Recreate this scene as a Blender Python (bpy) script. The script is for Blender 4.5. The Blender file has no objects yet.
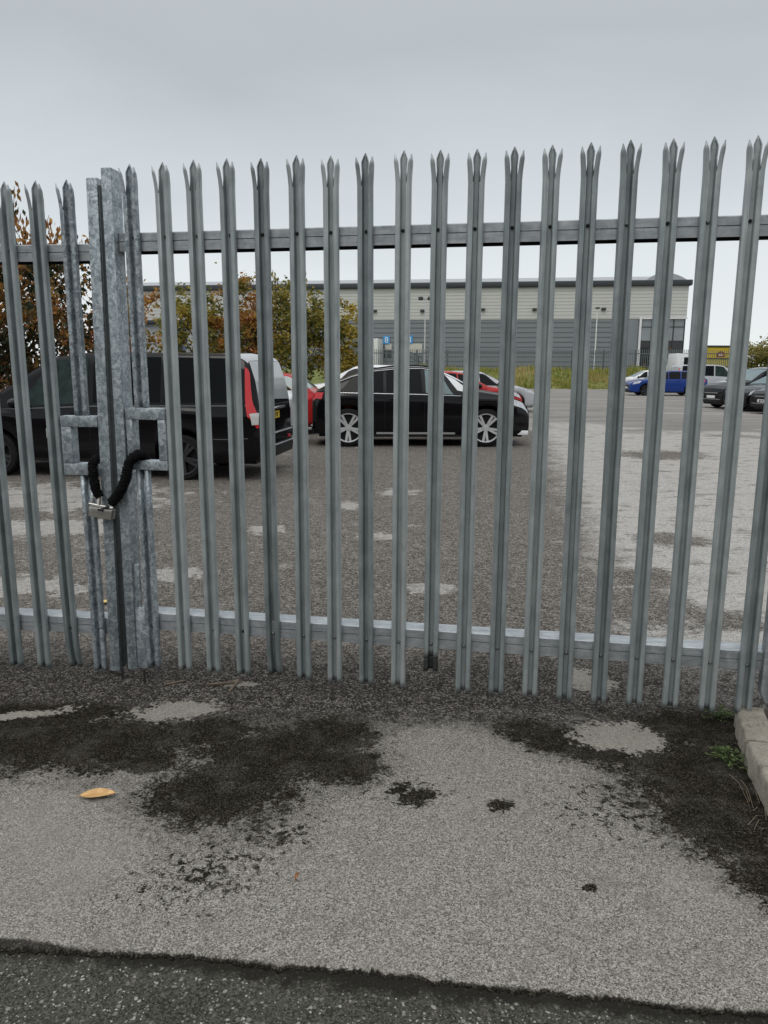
import bpy, bmesh, math, random
from math import sin, cos, pi, sqrt, radians
from mathutils import Vector, Matrix, noise
random.seed(7)
scn = bpy.context.scene
COL = scn.collection

# ------------------------------------------------------------------ camera
F, PITCH, ROLL, CH = 750.3, .1899, .0040, 1.583
cam_d = bpy.data.cameras.new('camera'); cam = bpy.data.objects.new('camera', cam_d); COL.objects.link(cam)
cam_d.sensor_fit = 'VERTICAL'; cam_d.sensor_height = 36; cam_d.lens = F/1024*36
cam_d.clip_start = .05; cam_d.clip_end = 3000
cam.matrix_world = Matrix.Translation((0, 0, CH)) @ Matrix.Rotation(pi/2-PITCH, 4, 'X') @ Matrix.Rotation(ROLL, 4, 'Z')
scn.camera = cam

def ray(u, v):
    a = (u-384)/F; b = (512-v)/F
    x = a*cos(ROLL)-b*sin(ROLL); w = a*sin(ROLL)+b*cos(ROLL)
    return Vector((x, cos(PITCH)+w*sin(PITCH), -sin(PITCH)+w*cos(PITCH)))
def gnd(u, v, z=0.):
    d = ray(u, v); t = (z-CH)/d.z
    return Vector((d.x*t, d.y*t, z))
def at(u, v, Y):
    d = ray(u, v); t = Y/d.y
    return Vector((d.x*t, Y, CH+d.z*t))

# ------------------------------------------------------------------ objects
def tag(o, label=None, cat=None, group=None, kind=None):
    if label: o['label'] = label
    if cat: o['category'] = cat
    if group: o['group'] = group
    if kind: o['kind'] = kind
    return o
def thing(name, label, cat, loc=(0, 0, 0), rz=0, group=None):
    o = bpy.data.objects.new(name, None); COL.objects.link(o)
    o.location = loc; o.rotation_euler = (0, 0, rz); o.empty_display_size = .2
    return tag(o, label, cat, group)

class MB:
    def __init__(s): s.v = []; s.f = []; s.m = []; s.mi = 0
    def add(s, vs, fs):
        n = len(s.v); s.v += [tuple(p) for p in vs]
        s.f += [tuple(i+n for i in f) for f in fs]; s.m += [s.mi]*len(fs)
        return s
    def box(s, x0, x1, y0, y1, z0, z1, M=None):
        vs = [Vector((x, y, z)) for z in (z0, z1) for y in (y0, y1) for x in (x0, x1)]
        if M is not None: vs = [M @ p for p in vs]
        return s.add(vs, [(0, 2, 3, 1), (4, 5, 7, 6), (0, 1, 5, 4), (2, 6, 7, 3), (0, 4, 6, 2), (1, 3, 7, 5)])
    def shear_box(s, a0, a1, b0, b1, y0, y1, z0, z1, zt=None):
        # bottom spans a0..a1, top spans b0..b1 ; zt lowers the back edge of the top
        vs = [(a0, y0, z0), (a1, y0, z0), (a0, y1, z0), (a1, y1, z0), (b0, y0, z1), (b1, y0, z1), (b0, y1, z1), (b1, y1, z1)]
        return s.add(vs, [(0, 2, 3, 1), (4, 5, 7, 6), (0, 1, 5, 4), (2, 6, 7, 3), (0, 4, 6, 2), (1, 3, 7, 5)])
    def grid(s, P, wrap=False, flip=False):
        nu = len(P); nv = len(P[0]); fs = []
        for i in range(nu-1):
            for j in range(nv if wrap else nv-1):
                k = (j+1) % nv
                q = (i*nv+j, (i+1)*nv+j, (i+1)*nv+k, i*nv+k)
                fs.append(q[::-1] if flip else q)
        return s.add([p for r in P for p in r], fs)
    def tube(s, pts, r, n=10, caps=True):
        pts = [Vector(p) for p in pts]; rs = r if isinstance(r, (list, tuple)) else [r]*len(pts)
        rows = []; up = None
        for i, p in enumerate(pts):
            t = (pts[min(i+1, len(pts)-1)]-pts[max(i-1, 0)]).normalized()
            if up is None: up = Vector((0, 0, 1)) if abs(t.z) < .9 else Vector((1, 0, 0))
            a = (up-t*up.dot(t)).normalized(); up = a; b = t.cross(a)
            rows.append([p+(a*cos(2*pi*k/n)+b*sin(2*pi*k/n))*rs[i] for k in range(n)])
        base = len(s.v); s.grid(rows, wrap=True)
        if caps:
            s.f.append(tuple(base+k for k in range(n))[::-1]); s.m.append(s.mi)
            o = base+(len(rows)-1)*n; s.f.append(tuple(o+k for k in range(n))); s.m.append(s.mi)
        return s
    def lathe(s, prof, n=24, M=None, closed=False):
        rows = []
        for (r, h) in prof:
            rows.append([Vector((r*cos(2*pi*k/n), h, r*sin(2*pi*k/n))) for k in range(n)])
        if closed: rows.append(rows[0])
        if M is not None: rows = [[M @ p for p in r] for r in rows]
        return s.grid(rows, wrap=True)
    def prism(s, poly, y0, y1, M=None):
        n = len(poly)
        vs = [Vector((x, y0, z)) for x, z in poly]+[Vector((x, y1, z)) for x, z in poly]
        if M is not None: vs = [M @ p for p in vs]
        return s.add(vs, [tuple(range(n)), tuple(range(2*n-1, n-1, -1))]+[(i, i+n, (i+1) % n+n, (i+1) % n) for i in range(n)])
    def build(s, name, mats, parent=None, smooth=None, bevel=0, seg=2, fixn=True):
        me = bpy.data.meshes.new(name); me.from_pydata(s.v, [], s.f)
        if not isinstance(mats, (list, tuple)): mats = [mats]
        for m in mats: me.materials.append(m)
        me.polygons.foreach_set('material_index', s.m)
        me.validate(); me.update()
        if fixn:
            bm = bmesh.new(); bm.from_mesh(me)
            bmesh.ops.recalc_face_normals(bm, faces=bm.faces); bm.to_mesh(me); bm.free()
        if bevel:
            bm = bmesh.new(); bm.from_mesh(me)
            bmesh.ops.remove_doubles(bm, verts=bm.verts, dist=1e-5)
            es = [e for e in bm.edges if len(e.link_faces) == 2 and e.calc_face_angle(0) > .6]
            bmesh.ops.bevel(bm, geom=es, offset=bevel, segments=seg, profile=.5, affect='EDGES', clamp_overlap=True)
            bm.to_mesh(me); bm.free()
            if smooth is None: smooth = 40
        if smooth:
            me.shade_smooth()
            me.set_sharp_from_angle(angle=radians(smooth))
        o = bpy.data.objects.new(name, me); COL.objects.link(o)
        if parent: o.parent = parent
        return o

def copy_tree(o, parent=None):
    c = o.copy(); COL.objects.link(c)
    if parent: c.parent = parent
    for ch in [q for q in COL.objects if q.parent == o]: copy_tree(ch, c)
    return c

# ------------------------------------------------------------------ node helpers
class N:
    def __init__(s, name):
        s.mat = bpy.data.materials.new(name); s.mat.use_nodes = True
        s.t = s.mat.node_tree; s.t.nodes.clear()
        s.out = s.t.nodes.new('ShaderNodeOutputMaterial')
        s.b = s.t.nodes.new('ShaderNodeBsdfPrincipled')
        s.t.links.new(s.b.outputs[0], s.out.inputs[0])
    def link(s, a, b): s.t.links.new(a, b)
    def setin(s, sock, v):
        if hasattr(v, 'is_linked') or isinstance(v, bpy.types.NodeSocket): s.link(v, sock)
        elif isinstance(v, (tuple, list)) and len(v) == 3 and sock.type == 'RGBA': sock.default_value = (*v, 1)
        else: sock.default_value = v
    def math(s, op, a, b=0., c=None, clamp=False):
        n = s.t.nodes.new('ShaderNodeMath'); n.operation = op; n.use_clamp = clamp
        s.setin(n.inputs[0], a); s.setin(n.inputs[1], b)
        if c is not None: s.setin(n.inputs[2], c)
        return n.outputs[0]
    def sstep(s, v, a, b):
        n = s.t.nodes.new('ShaderNodeMapRange'); n.interpolation_type = 'SMOOTHSTEP'
        s.setin(n.inputs['Value'], v); n.inputs['From Min'].default_value = a; n.inputs['From Max'].default_value = b
        return n.outputs[0]
    def mix(s, f, a, b, mode='MIX'):
        n = s.t.nodes.new('ShaderNodeMix'); n.data_type = 'RGBA'; n.blend_type = mode
        s.setin(n.inputs[0], f); s.setin(n.inputs[6], a); s.setin(n.inputs[7], b)
        return n.outputs[2]
    def pos(s): return s.t.nodes.new('ShaderNodeNewGeometry').outputs['Position']
    def obj(s): return s.t.nodes.new('ShaderNodeTexCoord').outputs['Object']
    def island(s): return s.t.nodes.new('ShaderNodeNewGeometry').outputs['Random Per Island']
    def objrand(s): return s.t.nodes.new('ShaderNodeObjectInfo').outputs['Random']
    def mapping(s, v, loc=(0, 0, 0), rot=(0, 0, 0), sc=(1, 1, 1), typ='POINT'):
        n = s.t.nodes.new('ShaderNodeMapping'); n.vector_type = typ
        s.link(v, n.inputs[0]); n.inputs[1].default_value = loc; n.inputs[2].default_value = rot; n.inputs[3].default_value = sc
        return n.outputs[0]
    def noise(s, v, scale, detail=4, rough=.55, dist=0., color=False):
        n = s.t.nodes.new('ShaderNodeTexNoise'); s.link(v, n.inputs['Vector'])
        n.inputs['Scale'].default_value = scale; n.inputs['Detail'].default_value = detail
        n.inputs['Roughness'].default_value = rough; n.inputs['Distortion'].default_value = dist
        return n.outputs['Color' if color else 'Fac']
    def voro(s, v, scale, out='Distance', feat='F1'):
        n = s.t.nodes.new('ShaderNodeTexVoronoi'); s.link(v, n.inputs['Vector']); n.feature = feat
        n.inputs['Scale'].default_value = scale
        return n.outputs[out]
    def ramp(s, f, stops):
        n = s.t.nodes.new('ShaderNodeValToRGB'); s.link(f, n.inputs[0]); e = n.color_ramp.elements
        e[0].position = stops[0][0]; e[0].color = (*stops[0][1], 1); e[1].position = stops[-1][0]; e[1].color = (*stops[-1][1], 1)
        for p, c in stops[1:-1]: q = e.new(p); q.color = (*c, 1)
        return n.outputs[0]
    def bump(s, h, strength=.5, dist=.01):
        n = s.t.nodes.new('ShaderNodeBump'); s.link(h, n.inputs['Height'])
        n.inputs['Strength'].default_value = strength; n.inputs['Distance'].default_value = dist
        s.link(n.outputs[0], s.b.inputs['Normal'])
    def length(s, v):
        n = s.t.nodes.new('ShaderNodeVectorMath'); n.operation = 'LENGTH'; s.link(v, n.inputs[0]); return n.outputs['Value']
    def sep(s, v):
        n = s.t.nodes.new('ShaderNodeSeparateXYZ'); s.link(v, n.inputs[0]); return n.outputs
    def set(s, **k):
        for a, v in k.items():
            s.setin(s.b.inputs[{'base': 'Base Color', 'rough': 'Roughness', 'metal': 'Metallic', 'spec': 'Specular IOR Level', 'coat': 'Coat Weight', 'alpha': 'Alpha', 'em': 'Emission Color', 'ems': 'Emission Strength', 'trans': 'Transmission Weight', 'coatr': 'Coat Roughness'}[a]], v)
        return s

def simple(name, col, rough=.5, metal=0., var=.15, scale=6., coat=0., spec=.5):
    n = N(name); f = n.noise(n.obj(), scale, 5, .6)
    d = tuple(max(0, c*(1-var)) for c in col); l = tuple(min(1, c*(1+var)) for c in col)
    n.set(base=n.ramp(f, [(.3, d), (.7, l)]), rough=n.math('MULTIPLY_ADD', f, .2*rough, .9*rough), metal=metal, coat=coat, spec=spec)
    n.b.inputs['Coat Roughness'].default_value = .05
    return n.mat

# ------------------------------------------------------------------ materials
def mat_pale():
    n = N('weathered_galvanised_steel'); p = n.pos()
    st = n.noise(n.mapping(p, sc=(60, 60, 2.2)), 1., 5, .65)
    bl = n.noise(p, 9., 5, .6, .4)
    r = n.objrand()
    f = n.math('ADD', n.math('MULTIPLY', st, .55), n.math('MULTIPLY', bl, .45))
    f = n.math('ADD', f, n.math('MULTIPLY', n.math('SUBTRACT', r, .5), .26))
    c = n.ramp(f, [(.3, (.21, .240, .246)), (.5, (.325, .366, .370)), (.72, (.46, .50, .50))])
    drip = n.sstep(n.noise(n.mapping(p, sc=(140, 140, 1.3)), 1., 3, .6), .6, .75)
    c = n.mix(n.math('MULTIPLY', drip, .35), c, (.42, .44, .44))
    grime = n.sstep(n.noise(n.mapping(p, sc=(25, 25, 5)), 1., 4, .7), .58, .8)
    c = n.mix(n.math('MULTIPLY', grime, .5), c, (.10, .115, .115))
    scuff = n.sstep(n.noise(n.mapping(p, sc=(30, 30, 9)), 1., 6, .75, .6), .63, .72)
    c = n.mix(n.math('MULTIPLY', scuff, .5), c, (.52, .545, .54))
    n.set(base=c, rough=n.math('MULTIPLY_ADD', bl, .25, .40), metal=.45)
    n.bump(n.noise(p, 160, 3), .08, .002); return n.mat
def mat_spangle():
    n = N('spangled_galvanised_steel'); p = n.pos()
    w = n.mix(.12, p, n.noise(p, 25., 3, .6, 0, True), 'ADD')
    v = n.voro(n.mapping(w, sc=(1, 1, .55)), 62., 'Color')
    g = n.sep(v)[0]
    bl = n.noise(p, 34., 5, .7, 1.2)
    f = n.math('ADD', n.math('MULTIPLY', g, .3), n.math('MULTIPLY', bl, .7))
    c = n.ramp(f, [(.3, (.16, .19, .21)), (.5, (.29, .335, .36)), (.62, (.43, .48, .505)), (.75, (.56, .60, .62))])
    streak = n.sstep(n.noise(n.mapping(p, sc=(50, 50, 4)), 1., 4, .6), .55, .75)
    c = n.mix(n.math('MULTIPLY', streak, .4), c, (.14, .165, .17))
    n.set(base=c, rough=n.math('MULTIPLY_ADD', bl, .3, .36), metal=.45)
    n.bump(bl, .12, .003); return n.mat
def mat_rail():
    n = N('brushed_galvanised_rail'); p = n.pos()
    bl = n.noise(p, 18., 6, .7, .6); st = n.noise(n.mapping(p, sc=(3, 40, 60)), 1., 4, .6)
    f = n.math('ADD', n.math('MULTIPLY', bl, .6), n.math('MULTIPLY', st, .4))
    c = n.ramp(f, [(.3, (.22, .245, .26)), (.5, (.37, .40, .42)), (.7, (.54, .565, .58))])
    n.set(base=c, rough=n.math('MULTIPLY_ADD', bl, .3, .35), metal=.45)
    n.bump(bl, .1, .003); return n.mat
PALE, SPANGLE, RAIL = mat_pale(), mat_spangle(), mat_rail()
BOLT = simple('dull_bolt_steel', (.22, .23, .23), .5, .6)
GRIME_SHADE = simple('grime_shade_steel', (.022, .022, .021), .75, .2, .4, 60)  # near-black for grimy bolts and rods, and for painted shade inside the rails
STAINPALE = simple('wet_stained_steel', (.045, .05, .05), .55, .3, .4, 30)  # stain on the foot of the short pale
BLACKCLOTH = None
def mat_cloth():
    n = N('black_woven_sleeve'); p = n.obj()
    f = n.noise(p, 90, 4, .7); n.set(base=n.ramp(f, [(.3, (.0025, .0025, .003)), (.7, (.010, .010, .011))]), rough=.9, spec=.12)
    n.bump(n.math('ADD', n.noise(p, 220, 2), n.noise(p, 45, 3)), .7, .006); return n.mat
BLACKCLOTH = mat_cloth()
LOCKSTEEL = simple('satin_padlock_steel', (.5, .49, .46), .32, .85, .12, 40)
LOCKDARK = simple('padlock_slot_black', (.02, .02, .02), .5)

def paint(name, col, rough=.12, var=.06):
    n = N(name); f = n.noise(n.obj(), 3, 4)
    d = tuple(c*(1-var) for c in col); l = tuple(min(1, c*(1+var)) for c in col)
    du = n.noise(n.obj(), 40, 5, .7)
    n.set(base=n.ramp(f, [(.3, d), (.7, l)]), rough=n.math('MULTIPLY_ADD', du, .12, rough), spec=.2, coat=.2)
    n.b.inputs['Coat Roughness'].default_value = .03
    return n.mat
BLACKP = paint('black_car_paint', (.004, .004, .005), .06)
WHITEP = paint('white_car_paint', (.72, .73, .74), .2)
SILVERP = paint('silver_car_paint', (.42, .43, .45), .2)
REDP = paint('red_car_paint', (.36, .02, .02), .18)
BLUEP = paint('blue_car_paint', (.012, .04, .20), .15)
GREYP = paint('dark_grey_car_paint', (.016, .017, .020), .15)
GLASS = simple('tinted_car_glass', (.003, .004, .005), .03, 0, .2, 3, 0, .13)
GREENG = simple('tree_mirror_cab_glass', (.018, .032, .028), .03, 0, .6, 6, 0, .2)  # green base stands in for trees mirrored in the cab window
CLEARG = simple('pale_car_glass', (.10, .16, .17), .04, 0, .25, 2, 0, .8)
REARG = simple('sky_mirror_rear_glass', (.34, .36, .37), .12, 0, .10, 2, 0, .7)  # grey base stands in for sky mirrored in the van's rear window
TYRE = simple('black_tyre_rubber', (.010, .010, .010), .8, 0, .3, 20, 0, .2)
PLASTIC = simple('black_plastic_trim', (.009, .009, .010), .5, 0, .2, 20, 0, .25)
CHROME = simple('bright_chrome_trim', (.62, .63, .64), .18, .9, .05, 5)
RIM = simple('silver_alloy_wheel', (.62, .63, .64), .35, .5, .08, 10)
DRIM = simple('dark_alloy_wheel', (.05, .05, .055), .35, .6, .1, 10)
TAILR = simple('red_lamp_lens', (.55, .02, .025), .12, 0, .08, 8, .5)
TAILW = simple('clear_lamp_lens', (.55, .55, .53), .12, 0, .1, 12, .5)
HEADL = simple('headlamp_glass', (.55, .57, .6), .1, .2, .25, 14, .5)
PLATEY = simple('yellow_number_plate', (.62, .42, .03), .35, 0, .06, 10)
PLATEW = simple('white_number_plate', (.7, .7, .68), .35, 0, .06, 10)
INK = simple('black_lettering', (.01, .01, .01), .5)
STICK = simple('weathered_white_label', (.42, .42, .40), .5, 0, .2, 30)

def blobs(n, p, L):
    """distance field of a union of ellipses (x, y, rx, ry, rot)"""
    d = None
    for (x, y, rx, ry, *r) in L:
        q = n.length(n.mapping(p, (x, y, 0), (0, 0, r[0] if r else 0), (rx, ry, 1e6), 'TEXTURE'))
        d = q if d is None else n.math('MINIMUM', d, q)
    return d

def mat_ground():
    n = N('worn_car_park_asphalt'); p = n.pos(); X, Y, Z = n.sep(p)
    def amp(v, k): return n.math('MULTIPLY', n.math('SUBTRACT', v, .5), k)
    big = n.noise(p, 1.1, 6, .62); med = n.noise(p, 7., 6, .7, .3)
    e1 = n.noise(p, 3.2, 3, .6); e2 = n.noise(p, 15., 4, .7, .3); e3 = n.noise(p, 60., 4, .75, .2)
    rag = n.math('ADD', n.math('ADD', amp(e1, 1.3), amp(e2, 1.7)), amp(e3, 1.5))
    fine = n.noise(p, 330., 2, .6); gr = n.sep(n.voro(p, 260., 'Color'))[0]
    fine2 = n.noise(p, 110., 3, .7); gr2 = n.sep(n.voro(p, 150., 'Color'))[0]
    # pale worn tarmac in front of the gate: light binder with dark and pale stones
    lt = n.ramp(n.math('ADD', n.math('MULTIPLY', gr, .5), n.math('MULTIPLY', fine, .5)), [(.24, (.050, .046, .040)), (.42, (.165, .154, .137)), (.6, (.25, .235, .212)), (.8, (.42, .40, .37))])
    lt = n.mix(n.math('MULTIPLY', n.sstep(med, .50, .70), .40), lt, (.118, .108, .093))
    lt = n.mix(n.math('MULTIPLY', n.sstep(big, .48, .65), .35), lt, (.25, .233, .20))
    lt = n.mix(n.math('MULTIPLY', n.sstep(e3, .60, .70), .35), lt, (.085, .079, .068))
    # stony brown tarmac
    br = n.ramp(n.math('ADD', n.math('MULTIPLY', gr2, .6), n.math('MULTIPLY', fine2, .4)), [(.22, (.020, .017, .0145)), (.43, (.085, .075, .065)), (.62, (.175, .158, .140)), (.85, (.36, .335, .305))])
    br = n.mix(n.math('MULTIPLY', n.sstep(med, .45, .66), .4), br, (.062, .053, .043))
    # dark damp moss
    ds = n.ramp(n.math('ADD', n.math('MULTIPLY', gr, .5), n.math('MULTIPLY', fine2, .5)), [(.3, (.005, .0042, .003)), (.5, (.013, .011, .0075)), (.66, (.034, .030, .0225)), (.88, (.11, .10, .08))])
    ds = n.mix(n.math('MULTIPLY', n.sstep(e2, .48, .62), .55), ds, (.0075, .0065, .0045))
    gr3 = n.sep(n.voro(p, 55., 'Color'))[0]
    br = n.mix(n.math('MULTIPLY', n.sstep(gr3, .80, .95), .45), n.mix(n.math('MULTIPLY', n.sstep(gr3, .35, .1), .5), br, (.03, .026, .022)), (.30, .28, .25))
    # concrete lane inside
    ln = n.ramp(n.math('ADD', n.math('MULTIPLY', fine2, .5), n.math('MULTIPLY', gr2, .5)), [(.2, (.17, .162, .15)), (.5, (.36, .348, .326)), (.85, (.53, .515, .485))])
    ln = n.mix(n.math('MULTIPLY', n.sstep(gr3, .30, .08), .4), ln, (.17, .16, .145))
    lmed = n.noise(n.mapping(p, sc=(1.0, 1.9, 1)), 2.4, 8, .78)
    ln = n.mix(n.math('MULTIPLY', n.sstep(lmed, .52, .62), .8), ln, (.125, .113, .098))
    far = n.ramp(n.noise(n.mapping(p, sc=(.12, .5, 1)), 1.4, 6, .65), [(.35, (.16, .15, .138)), (.65, (.27, .256, .238))])
    # --- inside the gate
    c = br
    streak = n.noise(n.mapping(p, sc=(.9, 1.3, 1)), 1.6, 8, .72)
    c = n.mix(n.math('MULTIPLY', n.sstep(streak, .60, .64), .45), c, ln)
    wl = blobs(n, p, [(-4.4, 9.2, 1.9, 1.0), (-3.5, 7.3, 1.0, .5), (-4.2, 6.0, 1.0, .45), (-2.7, 5.3, .45, .3), (-1.15, 7.3, .22, .2), (-.1, 7.0, .18, .16), (-.45, 8.7, .2, .25), (-1.6, 5.6, .25, .2), (.35, 5.3, .22, .14), (.2, 9.6, .25, .3)])
    n2 = n.math('ADD', amp(n.noise(p, 2.1, 7, .74), 3.4), amp(n.noise(p, 9., 5, .75), 2.0))
    c = n.mix(n.math('MULTIPLY', n.sstep(n.math('ADD', wl, n2), 1.05, .8), .75), c, ln)
    lx = n.math('SUBTRACT', X, n.math('MULTIPLY_ADD', Y, .16, .80))
    lx = n.math('ADD', lx, n.math('ADD', n.math('MULTIPLY', rag, .5), n.math('MULTIPLY', n2, .28)))
    lane = n.sstep(lx, -.22, .42)
    dk = blobs(n, p, [(1.75, 4.9, .4, .5, .3), (2.0, 5.6, .3, .3), (2.7, 6.9, .35, .3), (2.2, 4.6, .25, .2), (5.2, 14.0, .9, .7, .3)])
    lane = n.math('MULTIPLY', lane, n.sstep(n.math('ADD', dk, n.math('ADD', n.math('MULTIPLY', rag, .8), n.math('MULTIPLY', n2, .35))), .75, 1.25))
    c = n.mix(lane, c, ln)
    fy = n.math('ADD', Y, amp(n.noise(n.mapping(p, sc=(.3, .35, 1)), 1.0, 6, .65), 26.))
    c = n.mix(n.sstep(fy, 18.5, 20.5), c, far)
    # --- outside the gate
    yb = n.math('ADD', Y, n.math('MULTIPLY', rag, .16))
    out = n.sstep(yb, 3.31, 3.22)
    c = n.mix(out, c, lt)
    # a band of darker stony dirt along the gate line
    band = n.math('MULTIPLY', n.sstep(yb, 3.06, 3.22), n.sstep(yb, 4.3, 3.7))
    bd = n.mix(n.math('MULTIPLY', n.sstep(gr2, .45, .95), .62), (.0125, .0105, .0085), br)
    c = n.mix(n.math('MULTIPLY', band, n.math('MULTIPLY_ADD', n.sstep(e2, .35, .6), .25, .70)), c, bd)
    gap = blobs(n, p, [(-.97, 3.28, .24, .10, .2), (1.02, 3.03, .20, .15), (-.75, 3.58, .14, .035), (1.05, 3.62, .12, .16), (-1.7, 3.22, .25, .05, .3)])
    moss = blobs(n, p, [(-1.65, 3.02, .70, .27, -.25), (-1.15, 2.98, .34, .22), (-.45, 2.90, .38, .27), (-.60, 2.62, .30, .27), (-.25, 3.02, .24, .18), (-.78, 3.06, .22, .14),
                        (1.38, 2.72, .42, .50, .25), (1.1, 2.88, .34, .13, -.1), (.76, 3.02, .26, .14, -.5), (1.45, 3.12, .40, .2), (1.20, 2.42, .22, .26), (1.28, 2.15, .18, .20), (.9, 2.92, .25, .12, -.3), (-.2, 2.82, .22, .16), (-.95, 2.82, .14, .10), (-1.6, 3.25, .5, .10), (-2.2, 3.1, .4, .3)])
    spots = blobs(n, p, [(.13, 2.565, .075, .06, .3), (.07, 2.62, .05, .03, .6), (.435, 2.51, .052, .042, .6), (.64, 2.07, .030, .022, .2)])
    e4 = n.math('ADD', amp(n.noise(p, 45., 5, .75), 3.2), amp(n.noise(p, 18., 3, .6), 1.6))
    mm = n.sstep(n.math('ADD', moss, n.math('MULTIPLY', rag, .95)), 1.02, .90)
    holes = n.math('MULTIPLY', n.sstep(n.noise(p, 26., 6, .8, .4), .56, .61), n.sstep(moss, .35, .95))
    mm = n.math('MULTIPLY', mm, n.math('SUBTRACT', 1., n.math('MULTIPLY', holes, .8)))
    mm = n.math('MAXIMUM', mm, n.sstep(n.math('ADD', spots, e4), 1.0, .85))
    halo = n.math('MULTIPLY', n.sstep(moss, 1.75, .95), n.sstep(n.noise(p, 30., 7, .8, .3), .52, .57))
    mm = n.math('MAXIMUM', mm, n.math('MULTIPLY', halo, .85))
    # sparse cracks and spots spreading out from the damp patches
    sp = blobs(n, p, [(-.5, 2.08, .36, .17), (.1, 2.6, .3, .15), (.95, 2.45, .45, .3), (-.35, 2.40, .4, .2)])
    spm = n.math('MULTIPLY', n.sstep(sp, 1.25, .5), n.sstep(n.noise(p, 15., 7, .78, .7), .545, .60))
    frag = blobs(n, p, [(-.57, 2.13, .26, .20, .3), (-.36, 2.33, .2, .16), (.95, 2.5, .4, .25), (.1, 2.62, .25, .12)])
    fr_ = n.math('ADD', n.noise(p, 26., 7, .8, .5), n.math('MULTIPLY', n.math('SUBTRACT', 1., frag), .11))
    mm = n.math('MAXIMUM', mm, n.math('MULTIPLY', n.sstep(fr_, .575, .615), n.sstep(frag, 1.5, 1.0)))
    soft = n.math('MULTIPLY', n.sstep(n.math('ADD', moss, n.math('MULTIPLY', rag, .7)), 1.5, .85), .42)
    c = n.mix(soft, c, (.045, .040, .032))
    gp = n.sstep(n.math('ADD', gap, n.math('ADD', n.math('MULTIPLY', rag, 1.0), amp(n.noise(p, 9., 6, .8, .4), 1.8))), 1.02, .84)
    mm = n.math('MULTIPLY', mm, n.math('SUBTRACT', 1., gp))
    mm = n.math('MULTIPLY', mm, n.sstep(Y, 3.62, 3.35))
    c = n.mix(gp, c, n.mix(.35, lt, (.26, .24, .205)))
    c = n.mix(n.math('MULTIPLY', mm, n.math('MULTIPLY_ADD', n.sstep(n.noise(p, 6., 5, .7), .35, .55), .15, .83)), c, ds)
    # dirt at the ragged front edge and on the broken lip
    lip = n.sstep(Z, -.0015, -.005)
    c = n.mix(n.math('MULTIPLY', n.math('MULTIPLY', lip, n.sstep(Y, 2.2, 2.1)), .95), c, ds)
    frm = n.math('ADD', n.math('ADD', Y, n.math('MULTIPLY', X, .118)), n.math('ADD', amp(n.noise(p, 28., 6, .78), .05), amp(n.noise(p, 4., 3), .05)))
    c = n.mix(n.math('MULTIPLY', n.sstep(frm, 1.728, 1.712), .9), c, ds)
    h = n.math('ADD', n.math('MULTIPLY', gr, .6), n.math('MULTIPLY', fine2, .8))
    n.set(base=c, rough=.95, spec=n.math('SUBTRACT', .18, n.math('MULTIPLY', mm, .16)))
    n.bump(h, .5, .005); return n.mat

def mat_road():
    n = N('dark_chipping_road'); p = n.pos(); X, Y, Z = n.sep(p)
    w = n.mix(.012, p, n.noise(p, 60., 2, .5, 0, True), 'ADD')
    def chips(sc, lo, d0, d1):
        r, g, b = n.sep(n.voro(w, sc, 'Color')); d = n.voro(w, sc, 'Distance')
        return n.math('MULTIPLY', n.sstep(r, lo, lo+.03), n.sstep(n.math('ADD', d, n.math('MULTIPLY', g, .2)), d0, d1)), b
    c1, b1 = chips(80., .74, .62, .44); c2, b2 = chips(140., .60, .60, .42)
    m = n.noise(p, 5., 6, .72); fine = n.noise(p, 260., 2)
    gx = n.sep(n.voro(p, 210., 'Color'))[0]
    base = n.ramp(n.math('ADD', n.math('ADD', n.math('MULTIPLY', fine, .3), n.math('MULTIPLY', gx, .35)), n.math('MULTIPLY', m, .35)), [(.3, (.016, .016, .012)), (.5, (.048, .047, .037)), (.72, (.10, .098, .08))])
    pat = n.sstep(m, .30, .50)
    def cc(b): return n.ramp(b, [(0., (.06, .058, .048)), (.6, (.14, .135, .116)), (1., (.42, .41, .37))])
    c = n.mix(n.math('MULTIPLY', c2, n.math('MULTIPLY_ADD', pat, .6, .4)), base, cc(b2))
    c = n.mix(n.math('MULTIPLY', c1, n.math('MULTIPLY_ADD', pat, .7, .3)), c, cc(b1))
    # dark damp dirt gathered along the broken edge of the apron
    ey = n.math('ADD', n.math('ADD', Y, n.math('MULTIPLY', X, .118)), n.math('MULTIPLY', n.math('SUBTRACT', n.noise(p, 12., 6, .75), .5), .16))
    c = n.mix(n.math('MULTIPLY', n.sstep(ey, 1.655, 1.705), .92), c, (.011, .010, .0075))
    c = n.mix(n.math('MULTIPLY', n.sstep(n.noise(p, 2.5, 5, .7), .5, .65), .4), c, (.03, .031, .025))
    n.set(base=c, rough=.9, spec=.2); n.bump(n.math('ADD', n.math('MULTIPLY', n.math('MAXIMUM', c1, c2), .9), fine), .6, .006); return n.mat

def mat_concrete(name='weathered_concrete'):
    n = N(name); p = n.pos(); m = n.noise(p, 14., 6, .7); f = n.noise(p, 160., 3, .6)
    c = n.ramp(n.math('ADD', n.math('MULTIPLY', m, .6), n.math('MULTIPLY', f, .4)), [(.32, (.10, .09, .07)), (.48, (.25, .228, .187)), (.68, (.38, .35, .295))])
    c = n.mix(n.sstep(n.noise(p, 9., 6, .75), .58, .7), c, (.09, .085, .06))
    n.set(base=c, rough=.9); n.bump(n.math('ADD', m, f), .5, .008); return n.mat
CONC = mat_concrete()

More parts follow.
